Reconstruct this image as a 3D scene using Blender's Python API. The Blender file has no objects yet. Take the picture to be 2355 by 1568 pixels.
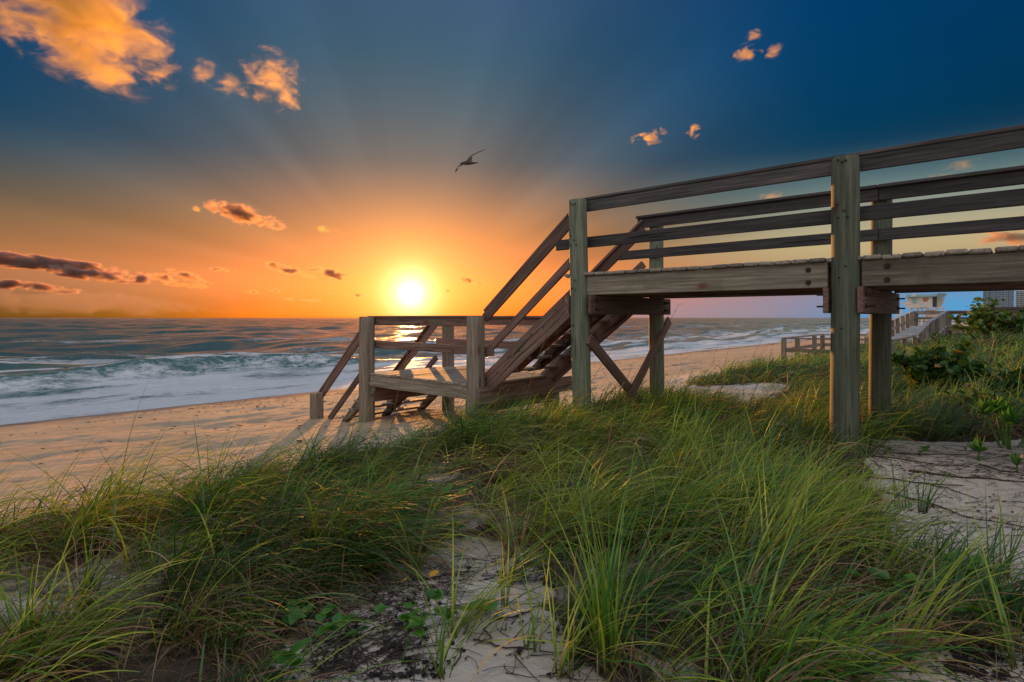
import bpy, bmesh, math, random
import numpy as np
from mathutils import Vector, Matrix, Euler

random.seed(7)
RNG = np.random.default_rng(11)
C = bpy.context.scene.collection
S = bpy.context.scene
R = math.radians

# ------------------------------------------------------------------ camera, sky, sun, exposure
F = 1308.0            # focal length in pixels of a 2354 px wide frame (20 mm on full frame)
CAMZ = 3.0            # eye height above the sea
cam = bpy.data.cameras.new('camera')
cam.sensor_width = 36.0
cam.lens = F / 2354.0 * 36.0
cam.shift_y = -(784.0 - 730.0) / 2354.0
cam.clip_start = 0.05
cam.clip_end = 40000.0
camo = bpy.data.objects.new('camera', cam)
C.objects.link(camo)
camo.location = (0, 0, CAMZ)
camo.rotation_euler = (R(90), 0, 0)
S.camera = camo

SUN_AZ, SUN_EL = -10.1, 2.4
sdir = Vector((math.sin(R(SUN_AZ)) * math.cos(R(SUN_EL)), math.cos(R(SUN_AZ)) * math.cos(R(SUN_EL)), math.sin(R(SUN_EL))))
sun = bpy.data.lights.new('sun', 'SUN')
sun.energy = 5.0
sun.angle = R(0.53)
sun.color = (1.0, 0.42, 0.10)
suno = bpy.data.objects.new('sun', sun)
C.objects.link(suno)
suno.location = (0, 0, 30)
suno.rotation_euler = (-sdir).to_track_quat('-Z', 'Y').to_euler()

S.render.engine = 'CYCLES'
S.cycles.use_denoising = True
S.cycles.max_bounces = 6
S.cycles.diffuse_bounces = 3
S.cycles.glossy_bounces = 3
S.cycles.transmission_bounces = 4
S.cycles.volume_bounces = 1
S.cycles.transparent_max_bounces = 8
S.cycles.caustics_reflective = False
S.cycles.caustics_refractive = False
S.cycles.volume_step_rate = 0.6
S.view_settings.view_transform = 'Standard'
S.view_settings.look = 'None'
S.view_settings.gamma = 1.0
S.view_settings.exposure = 0.2
S.view_settings.use_curve_mapping = False

world = bpy.data.worlds.new('World')
S.world = world
world.use_nodes = True


class NT:
    """small helper for wiring node trees"""
    def __init__(self, nt):
        self.nt = nt

    def n(self, typ, **kw):
        nd = self.nt.nodes.new(typ)
        for k, v in kw.items():
            setattr(nd, k, v)
        return nd

    def put(self, sock, v):
        if v is None:
            return
        if hasattr(v, 'is_output') or isinstance(v, bpy.types.NodeSocket):
            self.nt.links.new(v, sock)
        else:
            sock.default_value = v

    def m(self, op, a, b=None, c=None, clamp=False):
        nd = self.n('ShaderNodeMath', operation=op, use_clamp=clamp)
        self.put(nd.inputs[0], a)
        self.put(nd.inputs[1], b)
        self.put(nd.inputs[2], c)
        return nd.outputs[0]

    def vm(self, op, a, b=None, out=0):
        nd = self.n('ShaderNodeVectorMath', operation=op)
        self.put(nd.inputs[0], a)
        self.put(nd.inputs[1], b)
        return nd.outputs['Value' if out == 'v' else 0]

    def scale(self, col, f):
        nd = self.n('ShaderNodeVectorMath', operation='SCALE')
        self.put(nd.inputs[0], col)
        self.put(nd.inputs['Scale'], f)
        return nd.outputs[0]

    def mr(self, v, a, b, c=0.0, d=1.0, smooth=True):
        nd = self.n('ShaderNodeMapRange')
        nd.interpolation_type = 'SMOOTHSTEP' if smooth else 'LINEAR'
        nd.clamp = True
        self.put(nd.inputs[0], v)
        for i, q in enumerate((a, b, c, d)):
            self.put(nd.inputs[i + 1], q)
        return nd.outputs[0]

    def mix(self, f, a, b, mode='MIX'):
        nd = self.n('ShaderNodeMix', data_type='RGBA', blend_type=mode)
        self.put(nd.inputs[0], f)
        for s, v in ((nd.inputs[6], a), (nd.inputs[7], b)):
            if isinstance(v, tuple) and len(v) == 3:
                v = v + (1.0,)
            self.put(s, v)
        return nd.outputs[2]

    def ramp(self, f, stops, interp='LINEAR'):
        nd = self.n('ShaderNodeValToRGB')
        nd.color_ramp.interpolation = interp
        el = nd.color_ramp.elements
        while len(el) < len(stops):
            el.new(0.5)
        for e, (p, c) in zip(el, stops):
            e.position = p
            e.color = tuple(c) + (1.0,) if len(c) == 3 else c
        self.put(nd.inputs[0], f)
        return nd.outputs[0]

    def noise(self, vec, scale, detail=4.0, rough=0.55, dist=0.0, dims='3D', col=False):
        nd = self.n('ShaderNodeTexNoise', noise_dimensions=dims)
        if vec is not None:
            self.put(nd.inputs['W'] if dims == '1D' else nd.inputs['Vector'], vec)
        nd.inputs['Scale'].default_value = scale
        nd.inputs['Detail'].default_value = detail
        nd.inputs['Roughness'].default_value = rough
        nd.inputs['Distortion'].default_value = dist
        return nd.outputs[1 if col else 0]


def build_world():
    w = NT(world.node_tree)
    bg = world.node_tree.nodes['Background']
    tc = w.n('ShaderNodeTexCoord')
    d = w.vm('NORMALIZE', tc.outputs['Generated'])
    sp = w.n('ShaderNodeSeparateXYZ')
    w.put(sp.inputs[0], d)
    x, y, z = sp.outputs
    el = w.m('MULTIPLY', w.m('ARCSINE', z), 180 / math.pi)
    az = w.m('MULTIPLY', w.m('ARCTAN2', x, y), 180 / math.pi)
    sk = w.n('ShaderNodeTexSky', sky_type='NISHITA')
    sk.sun_disc = False
    sk.sun_elevation = R(SUN_EL)
    sk.sun_rotation = R(SUN_AZ)
    sk.air_density = 1.0
    sk.dust_density = 1.0
    sk.ozone_density = 1.0
    nish = w.scale(sk.outputs[0], 0.10)
    ns = w.n('ShaderNodeSeparateXYZ')
    w.put(ns.inputs[0], nish)
    nish = w.scale(nish, w.m('DIVIDE', 1.0, w.m('ADD', 1.0, w.m('MULTIPLY', ns.outputs[0], 0.35))))
    # colour of the air by height; overhead raised as added fill light
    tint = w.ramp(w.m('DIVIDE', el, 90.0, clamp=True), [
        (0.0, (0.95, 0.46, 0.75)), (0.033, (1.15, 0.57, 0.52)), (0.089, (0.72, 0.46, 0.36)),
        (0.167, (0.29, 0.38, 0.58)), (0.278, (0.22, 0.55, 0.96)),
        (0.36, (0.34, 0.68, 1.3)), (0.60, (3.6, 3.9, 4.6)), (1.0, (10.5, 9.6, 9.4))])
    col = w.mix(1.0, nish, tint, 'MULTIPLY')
    # away from the sun the upper air is clearer and bluer
    off = w.m('ABSOLUTE', w.m('SUBTRACT', az, SUN_AZ))
    hi = w.m('MULTIPLY', w.mr(el, 6.0, 17.0), w.mr(el, 70.0, 34.0))
    col = w.mix(w.m('MULTIPLY', w.mr(off, 6.0, 42.0), hi), col, w.mix(1.0, col, (0.03, 0.60, 0.98), 'MULTIPLY'))
    # dusky low air at left
    dusk = w.m('MULTIPLY', w.mr(az, -14.0, -40.0), w.mr(el, 5.5, 0.0))
    col = w.mix(dusk, col, w.mix(1.0, col, (0.52, 1.15, 3.2), 'MULTIPLY'))
    low = w.mr(el, 6.5, 0.5)
    lowf = w.m('MULTIPLY', w.mr(az, 10.0, 40.0), low)
    col = w.mix(lowf, col, (0.085, 0.30, 0.54))
    lav = w.m('MULTIPLY', w.m('MULTIPLY', w.mr(az, 2.0, 14.0), w.mr(az, 34.0, 20.0)), w.mr(el, 4.5, 0.5))
    col = w.mix(w.m('MULTIPLY', lav, 0.7), col, (0.27, 0.25, 0.29))
    midf = w.m('MULTIPLY', w.m('MULTIPLY', w.mr(az, 6.0, 30.0), w.mr(el, 2.5, 6.5)), w.mr(el, 15.0, 7.5))
    col = w.mix(w.m('MULTIPLY', midf, 0.85), col, w.mix(w.mr(el, 5.0, 13.0), (0.52, 0.41, 0.21), (0.16, 0.30, 0.32)))
    # the half of the sky behind the viewer: brightened as added fill for the foreground
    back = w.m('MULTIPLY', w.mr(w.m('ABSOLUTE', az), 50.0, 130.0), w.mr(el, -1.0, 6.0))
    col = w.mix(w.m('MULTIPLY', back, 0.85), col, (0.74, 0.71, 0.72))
    # the glow about the sun
    sv = w.n('ShaderNodeVectorMath', operation='DOT_PRODUCT')
    w.put(sv.inputs[0], d)
    sv.inputs[1].default_value = sdir
    ang = w.m('MULTIPLY', w.m('ARCCOSINE', sv.outputs['Value']), 180 / math.pi)

    def gauss(s):
        q = w.m('DIVIDE', ang, s)
        return w.m('EXPONENT', w.m('MULTIPLY', w.m('MULTIPLY', q, q), -1.0))

    def expo(s):
        return w.m('EXPONENT', w.m('MULTIPLY', w.m('DIVIDE', ang, s), -1.0))
    above = w.mr(el, -0.3, 0.3)
    for f, c, k in ((gauss(0.85), (1.0, 0.95, 0.80), 1.4), (gauss(2.0), (1.0, 0.86, 0.58), 1.05), (gauss(4.2), (1.0, 0.70, 0.18), 0.48),
                    (gauss(7.5), (1.0, 0.38, 0.05), 0.28), (gauss(13.0), (1.0, 0.46, 0.40), 0.09)):
        col = w.vm('ADD', col, w.scale(w.scale(c, k), w.m('MULTIPLY', f, above)))
    # rays fanning out from the sun
    up = Vector((0, 0, 1))
    rx = sdir.cross(up).normalized()
    ux = rx.cross(sdir).normalized()
    a1 = w.n('ShaderNodeVectorMath', operation='DOT_PRODUCT')
    w.put(a1.inputs[0], d)
    a1.inputs[1].default_value = rx
    a2 = w.n('ShaderNodeVectorMath', operation='DOT_PRODUCT')
    w.put(a2.inputs[0], d)
    a2.inputs[1].default_value = ux
    psi = w.m('ARCTAN2', a2.outputs['Value'], a1.outputs['Value'])
    nz = w.noise(w.m('ADD', psi, 4.4), 2.7, 2.5, 0.55, dims='1D')
    cosp = w.m('ABSOLUTE', w.m('COSINE', psi))
    win = w.m('MULTIPLY', w.m('ADD', 0.25, w.m('MULTIPLY', cosp, 0.95)), w.m('MULTIPLY', w.mr(ang, 8.0, 18.0), w.mr(ang, 46.0, 28.0)))
    ray = w.m('ADD', 1.0, w.m('MULTIPLY', w.m('MULTIPLY', w.m('SUBTRACT', nz, 0.5), 0.62), win))
    col = w.scale(col, ray)
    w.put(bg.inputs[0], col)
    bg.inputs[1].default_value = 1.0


build_world()

# ------------------------------------------------------------------ frames and helpers
PHI = math.atan2(0.749, 0.6626)     # the shore runs along (cos, sin) of this
NV = Vector((math.cos(PHI), math.sin(PHI), 0))      # along the shore (b)
DV = Vector((-math.sin(PHI), math.cos(PHI), 0))     # out to sea (a)


def at(u, v, Y):
    return Vector(((u - 1177.0) / F * Y, Y, CAMZ - (v - 730.0) / F * Y))


def on_plane(u, v, z):
    Y = (CAMZ - z) * F / (v - 730.0)
    return Vector(((u - 1177.0) / F * Y, Y, z))


def W(a, b, z=0.0):
    return DV * a + NV * b + Vector((0, 0, z))


def ab(X, Y):
    return (-math.sin(PHI) * X + math.cos(PHI) * Y, math.cos(PHI) * X + math.sin(PHI) * Y)


def vn(x, y, seed=0.0):
    """value noise 0..1"""
    x = np.asarray(x, float)
    y = np.asarray(y, float)
    xi, yi = np.floor(x), np.floor(y)
    fx, fy = x - xi, y - yi
    fx = fx * fx * fx * (fx * (fx * 6 - 15) + 10)
    fy = fy * fy * fy * (fy * (fy * 6 - 15) + 10)

    def h(i, j):
        q = np.sin(i * 127.1 + j * 311.7 + seed * 74.7) * 43758.5453
        return q - np.floor(q)
    return (h(xi, yi) * (1 - fx) + h(xi + 1, yi) * fx) * (1 - fy) + (h(xi, yi + 1) * (1 - fx) + h(xi + 1, yi + 1) * fx) * fy


def fbm(x, y, seed=0.0, oct=4):
    s, amp, t = 0.0, 1.0, 0.0
    for k in range(oct):
        s = s + amp * vn(np.asarray(x) * 2 ** k, np.asarray(y) * 2 ** k, seed + k * 3.1)
        t += amp
        amp *= 0.5
    return s / t


def ss(a, b, x):
    t = np.clip((np.asarray(x, float) - a) / (b - a), 0, 1)
    return t * t * (3 - 2 * t)


_ta = np.array([-400, -60, -14, -5, -1, 3, 4.8, 6.3, 8.0, 9.5, 11.5, 15, 18.5, 21.2, 24, 60, 400])
_tz = np.array([4.0, 3.0, 2.15, 1.85, 1.70, 1.64, 1.55, 1.36, 1.16, 1.05, 0.92, 0.66, 0.34, 0.0, -0.35, -3.0, -8.0])
_ga = np.linspace(-400, 400, 32001)
_gzv = np.interp(_ga, _ta, _tz)
_k = np.exp(-0.5 * (np.arange(-60, 61) / 24.0) ** 2)
_gzs = np.convolve(np.pad(_gzv, 60, mode='edge'), _k / _k.sum(), mode='valid')


def gz(X, Y):
    X = np.asarray(X, float)
    Y = np.asarray(Y, float)
    a, b = ab(X, Y)
    wob = (fbm(b * 0.33, a * 0.12 + 3.3, 1, 3) - 0.5) * 1.5 * ss(2.0, 4.0, a) * (1 - ss(9, 14, a))
    z = np.interp(a + wob, _ga, _gzs)
    dune = 1 - ss(4.6, 8.2, a)
    z = z + 0.16 * ss(9.5, 16, b) * dune + 0.50 * ss(13, 20, b) * (1 - ss(0.2, 2.2, a))
    z = z + 0.16 * np.exp(-(((X - 0.2) / 1.6) ** 2 + ((Y - 6.2) / 1.2) ** 2))
    z = z + 0.12 * np.exp(-(((X - 3.0) / 1.0) ** 2 + ((Y - 5.2) / 1.0) ** 2))
    z = z + dune * (0.13 * (fbm(X * 0.9, Y * 0.9, 5, 3) - 0.5) + 0.022 * (fbm(X * 5, Y * 5, 6, 2) - 0.5))
    beach = ss(5.5, 8.5, a) * (1 - ss(17.5, 20.5, a))
    z = z + beach * (0.10 * (fbm(b * 0.30, a * 0.8, 8, 4) - 0.5) + 0.07 * (fbm(b * 1.3, a * 2.0, 9, 3) - 0.5))
    return z


_gx0, _gy0, _gd = -10.0, -1.0, 0.05
_GX, _GY = np.meshgrid(_gx0 + _gd * np.arange(521), _gy0 + _gd * np.arange(401), indexing='ij')
_GT = gz(_GX, _GY)


def gz_fast(x, y):
    fx = np.clip((np.asarray(x, float) - _gx0) / _gd, 0, 519.99)
    fy = np.clip((np.asarray(y, float) - _gy0) / _gd, 0, 399.99)
    i, j = fx.astype(int), fy.astype(int)
    u, v = fx - i, fy - j
    return (_GT[i, j] * (1 - u) + _GT[i + 1, j] * u) * (1 - v) + (_GT[i, j + 1] * (1 - u) + _GT[i + 1, j + 1] * u) * v


def gzs(x, y):
    if -9.9 < x < 15.9 and -0.9 < y < 18.9:
        fx, fy = (x - _gx0) / _gd, (y - _gy0) / _gd
        i, j = int(fx), int(fy)
        u, v = fx - i, fy - j
        return float((_GT[i, j] * (1 - u) + _GT[i + 1, j] * u) * (1 - v) + (_GT[i, j + 1] * (1 - u) + _GT[i + 1, j + 1] * u) * v)
    return float(gz(x, y))


_HY = np.concatenate([np.arange(1.2, 14, 0.01), np.arange(14, 60, 0.1)])


def ground_hit(u, v):
    """where the line of sight through (u, v) meets the ground"""
    X = (u - 1177.0) / F * _HY
    zr = CAMZ - (v - 730.0) / F * _HY
    k = np.nonzero(zr <= gz_fast(X, _HY))[0]
    k = int(k[0]) if len(k) else len(_HY) - 1
    return Vector((float(X[k]), float(_HY[k]), gzs(float(X[k]), float(_HY[k]))))


def tag(o, label=None, cat=None, group=None, kind=None):
    if label:
        o['label'] = label
    if cat:
        o['category'] = cat
    if group:
        o['group'] = group
    if kind:
        o['kind'] = kind
    return o


def empty(name, loc, rot=(0, 0, 0), label=None, cat=None, group=None):
    o = bpy.data.objects.new(name, None)
    C.objects.link(o)
    o.empty_display_size = 0.2
    o.location = loc
    o.rotation_euler = rot
    return tag(o, label, cat, group)


def link(name, me, mat=None, parent=None):
    o = bpy.data.objects.new(name, me)
    C.objects.link(o)
    if mat is not None and len(me.materials) == 0:
        me.materials.append(mat)
    if parent is not None:
        o.parent = parent
    return o


def mesh_np(name, V, Q, smooth=False):
    """mesh from numpy verts (n,3) and quads/tris (m,k)"""
    me = bpy.data.meshes.new(name)
    V = np.asarray(V, np.float32)
    Q = np.asarray(Q, np.int32)
    k = Q.shape[1]
    me.vertices.add(len(V))
    me.vertices.foreach_set('co', V.ravel())
    me.loops.add(Q.size)
    me.loops.foreach_set('vertex_index', Q.ravel())
    me.polygons.add(len(Q))
    me.polygons.foreach_set('loop_start', np.arange(0, Q.size, k, dtype=np.int32))
    me.polygons.foreach_set('loop_total', np.full(len(Q), k, np.int32))
    if smooth:
        me.polygons.foreach_set('use_smooth', np.ones(len(Q), bool))
    me.update()
    return me


def from_bm(name, bm, smooth=False):
    me = bpy.data.meshes.new(name)
    bm.normal_update()
    bm.to_mesh(me)
    bm.free()
    if smooth:
        for p in me.polygons:
            p.use_smooth = True
    return me


def add_attr(me, name, typ, dom, arr):
    at_ = me.attributes.new(name, typ, dom)
    key = {'FLOAT': 'value', 'FLOAT_COLOR': 'color', 'FLOAT_VECTOR': 'vector'}[typ]
    at_.data.foreach_set(key, np.asarray(arr, np.float32).ravel())


# ------------------------------------------------------------------ materials
def new_mat(name):
    m = bpy.data.materials.new(name)
    m.use_nodes = True
    t = NT(m.node_tree)
    return m, t, m.node_tree.nodes['Principled BSDF']


def wood_mat(name, c_dark, c_mid, c_light, rough=0.75, moss=(0.10, 0.13, 0.07), mossf=0.25):
    m, t, p = new_mat(name)
    tc = t.n('ShaderNodeTexCoord')
    oi = t.n('ShaderNodeObjectInfo')
    off = t.n('ShaderNodeCombineXYZ')
    t.put(off.inputs[0], t.m('MULTIPLY', oi.outputs['Random'], 37.0))
    t.put(off.inputs[1], t.m('MULTIPLY', oi.outputs['Random'], 91.0))
    t.put(off.inputs[2], t.m('MULTIPLY', oi.outputs['Random'], 53.0))
    v = t.vm('ADD', tc.outputs['Object'], off.outputs[0])
    grain = t.noise(t.vm('MULTIPLY', v, (1.6, 38.0, 38.0)), 1.0, 5, 0.62, 0.35)
    fine = t.noise(t.vm('MULTIPLY', v, (6.0, 170.0, 170.0)), 1.0, 3, 0.6)
    blot = t.noise(v, 2.6, 4, 0.6)
    col = t.ramp(grain, [(0.28, c_dark), (0.52, c_mid), (0.75, c_light)])
    col = t.mix(t.mr(fine, 0.62, 0.74, 0, 0.55), col, tuple(q * 0.35 for q in c_dark))
    col = t.mix(t.mr(blot, 0.52, 0.72, 0, mossf * 2), col, moss)
    crack = t.noise(t.vm('MULTIPLY', v, (0.8, 24.0, 24.0)), 1.0, 2, 0.5, 0.2)
    col = t.mix(t.mr(crack, 0.66, 0.70, 0, 0.8), col, tuple(q * 0.22 for q in c_dark))
    # knots
    vo = t.n('ShaderNodeTexVoronoi')
    t.put(vo.inputs['Vector'], t.vm('MULTIPLY', v, (2.2, 5.0, 5.0)))
    vo.inputs['Scale'].default_value = 1.0
    col = t.mix(t.mr(vo.outputs['Distance'], 0.13, 0.05, 0, 0.7), col, tuple(q * 0.4 for q in c_dark))
    # rust bled from the nails
    vr = t.n('ShaderNodeTexVoronoi')
    t.put(vr.inputs['Vector'], t.vm('ADD', t.vm('MULTIPLY', v, (1.7, 3.3, 3.3)), (5.5, 2.2, 1.1)))
    vr.inputs['Scale'].default_value = 1.0
    col = t.mix(t.m('MULTIPLY', t.mr(vr.outputs['Distance'], 0.20, 0.03, 0, 0.85), t.mr(blot, 0.40, 0.55)), col, (0.13, 0.045, 0.02))
    val = t.m('ADD', 0.66, t.m('MULTIPLY', oi.outputs['Random'], 0.70))
    col = t.scale(col, val)
    t.put(p.inputs['Base Color'], col)
    p.inputs['Roughness'].default_value = rough
    p.inputs['Specular IOR Level'].default_value = 0.3
    b = t.n('ShaderNodeBump')
    b.inputs['Strength'].default_value = 0.55
    b.inputs['Distance'].default_value = 0.006
    t.put(b.inputs['Height'], t.m('ADD', grain, t.m('MULTIPLY', fine, 0.5)))
    t.put(p.inputs['Normal'], b.outputs[0])
    return m


M = {}
M['plank'] = wood_mat('weathered_plank', (0.080, 0.048, 0.038), (0.185, 0.115, 0.090), (0.31, 0.205, 0.165))
M['brownpile'] = wood_mat('brown_pile', (0.10, 0.085, 0.065), (0.22, 0.18, 0.135), (0.34, 0.28, 0.22), moss=(0.12, 0.14, 0.09))
M['deck'] = wood_mat('weathered_deck', (0.16, 0.13, 0.105), (0.30, 0.26, 0.21), (0.42, 0.37, 0.31), mossf=0.1)
M['pile'] = wood_mat('treated_pile', (0.070, 0.080, 0.055), (0.155, 0.175, 0.122), (0.26, 0.27, 0.19), mossf=0.3, moss=(0.12, 0.17, 0.10))
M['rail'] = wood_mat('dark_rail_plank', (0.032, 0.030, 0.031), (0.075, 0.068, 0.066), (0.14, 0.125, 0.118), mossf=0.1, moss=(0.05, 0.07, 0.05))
M['fascia'] = wood_mat('fascia_plank', (0.095, 0.082, 0.060), (0.205, 0.180, 0.135), (0.34, 0.30, 0.225), mossf=0.25, moss=(0.09, 0.085, 0.05))
M['farwood'] = wood_mat('far_wood', (0.12, 0.105, 0.085), (0.24, 0.21, 0.175), (0.36, 0.32, 0.27))
M['farramp'] = wood_mat('ramp_boards', (0.36, 0.36, 0.37), (0.50, 0.50, 0.52), (0.62, 0.62, 0.64), mossf=0.05)


def plain(name, col, rough=0.6, metal=0.0, var=0.15, scale=6.0, spec=0.4):
    m, t, p = new_mat(name)
    tc = t.n('ShaderNodeTexCoord')
    nz = t.noise(tc.outputs['Object'], scale, 4, 0.6)
    t.put(p.inputs['Base Color'], t.mix(t.mr(nz, 0.3, 0.7), tuple(q * (1 - var) for q in col), tuple(min(1, q * (1 + var)) for q in col)))
    p.inputs['Roughness'].default_value = rough
    p.inputs['Metallic'].default_value = metal
    p.inputs['Specular IOR Level'].default_value = spec
    return m


M['iron'] = plain('rusty_iron', (0.05, 0.028, 0.02), 0.7, 0.5, 0.5, 60)
M['white'] = plain('white_paint', (0.78, 0.74, 0.66), 0.6, 0, 0.06, 1.0)
M['roofteal'] = plain('pale_blue_roof', (0.36, 0.58, 0.62), 0.5, 0, 0.06, 1.0)
M['dark'] = plain('dark_recess', (0.03, 0.035, 0.045), 0.5)
M['orange'] = plain('orange_lettering', (0.65, 0.12, 0.03), 0.6)
M['concrete'] = plain('pale_concrete', (0.60, 0.68, 0.72), 0.8, 0, 0.06, 0.1)
M['tower'] = plain('stair_tower_wall', (0.22, 0.28, 0.38), 0.8, 0, 0.06, 0.1)
M['glass'] = plain('dark_glass', (0.07, 0.13, 0.18), 0.25, 0, 0.2, 0.2, 0.6)
M['brownwall'] = plain('brown_wall', (0.22, 0.14, 0.11), 0.8)
M['brownroof'] = plain('brown_roof', (0.12, 0.085, 0.08), 0.8)
M['stick'] = plain('dead_stem', (0.055, 0.038, 0.030), 0.9, 0, 0.5, 25)
M['weed'] = plain('dried_seaweed', (0.016, 0.012, 0.014), 0.9, 0, 0.5, 25)
M['bird'] = plain('gull_feathers', (0.07, 0.055, 0.05), 0.8, 0, 0.3, 14)
M['birdbelly'] = plain('gull_head', (0.55, 0.50, 0.45), 0.8, 0, 0.1, 14)
M['birdbill'] = plain('gull_bill', (0.45, 0.25, 0.08), 0.6)


def leaf_mat(name, attr=None, cols=None, trans=0.42, gloss=0.05):
    m = bpy.data.materials.new(name)
    m.use_nodes = True
    nt = m.node_tree
    t = NT(nt)
    for n in list(nt.nodes):
        if n.type == 'BSDF_PRINCIPLED':
            nt.nodes.remove(n)
    out = nt.nodes['Material Output']
    if attr:
        a = t.n('ShaderNodeAttribute', attribute_name=attr)
        col = a.outputs['Color']
    else:
        oi = t.n('ShaderNodeObjectInfo')
        col = t.ramp(oi.outputs['Random'], [(i / max(1, len(cols) - 1), c) for i, c in enumerate(cols)])
        tc = t.n('ShaderNodeTexCoord')
        nz = t.noise(tc.outputs['Object'], 14.0, 3, 0.6)
        col = t.scale(col, t.mr(nz, 0.3, 0.7, 0.72, 1.25))
    d = t.n('ShaderNodeBsdfDiffuse')
    t.put(d.inputs[0], col)
    tr = t.n('ShaderNodeBsdfTranslucent')
    t.put(tr.inputs[0], t.mix(1.0, col, (1.25, 1.2, 0.6), 'MULTIPLY'))
    mx = t.n('ShaderNodeMixShader')
    mx.inputs[0].default_value = trans
    t.put(mx.inputs[1], d.outputs[0])
    t.put(mx.inputs[2], tr.outputs[0])
    g = t.n('ShaderNodeBsdfGlossy')
    g.inputs['Roughness'].default_value = 0.42
    g.inputs['Color'].default_value = (0.8, 0.8, 0.8, 1)
    mx2 = t.n('ShaderNodeMixShader')
    mx2.inputs[0].default_value = gloss
    t.put(mx2.inputs[1], mx.outputs[0])
    t.put(mx2.inputs[2], g.outputs[0])
    t.put(out.inputs['Surface'], mx2.outputs[0])
    return m


M['grass'] = leaf_mat('grass_blade', attr='tint', trans=0.36, gloss=0.06)
M['leaf'] = leaf_mat('vine_leaf', cols=[(0.05, 0.19, 0.025), (0.09, 0.28, 0.03), (0.17, 0.33, 0.035)], gloss=0.06)
M['grapeleaf'] = leaf_mat('sea_grape_leaf', cols=[(0.035, 0.10, 0.025), (0.06, 0.15, 0.03), (0.09, 0.18, 0.04), (0.14, 0.20, 0.05), (0.05, 0.12, 0.03), (0.30, 0.14, 0.04)], trans=0.36, gloss=0.04)
M['succulent'] = leaf_mat('succulent_leaf', cols=[(0.06, 0.20, 0.02), (0.10, 0.27, 0.03)], gloss=0.07)
M['cover'] = leaf_mat('cover_leaf', attr='tint', trans=0.45)
M['redleaf'] = leaf_mat('red_leaf', cols=[(0.45, 0.07, 0.02), (0.6, 0.13, 0.03)])
M['petal'] = leaf_mat('yellow_petal', cols=[(0.85, 0.48, 0.02), (0.9, 0.55, 0.03)])
M['oat'] = leaf_mat('dry_seed_head', cols=[(0.36, 0.22, 0.10), (0.28, 0.16, 0.08)], trans=0.35)


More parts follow.
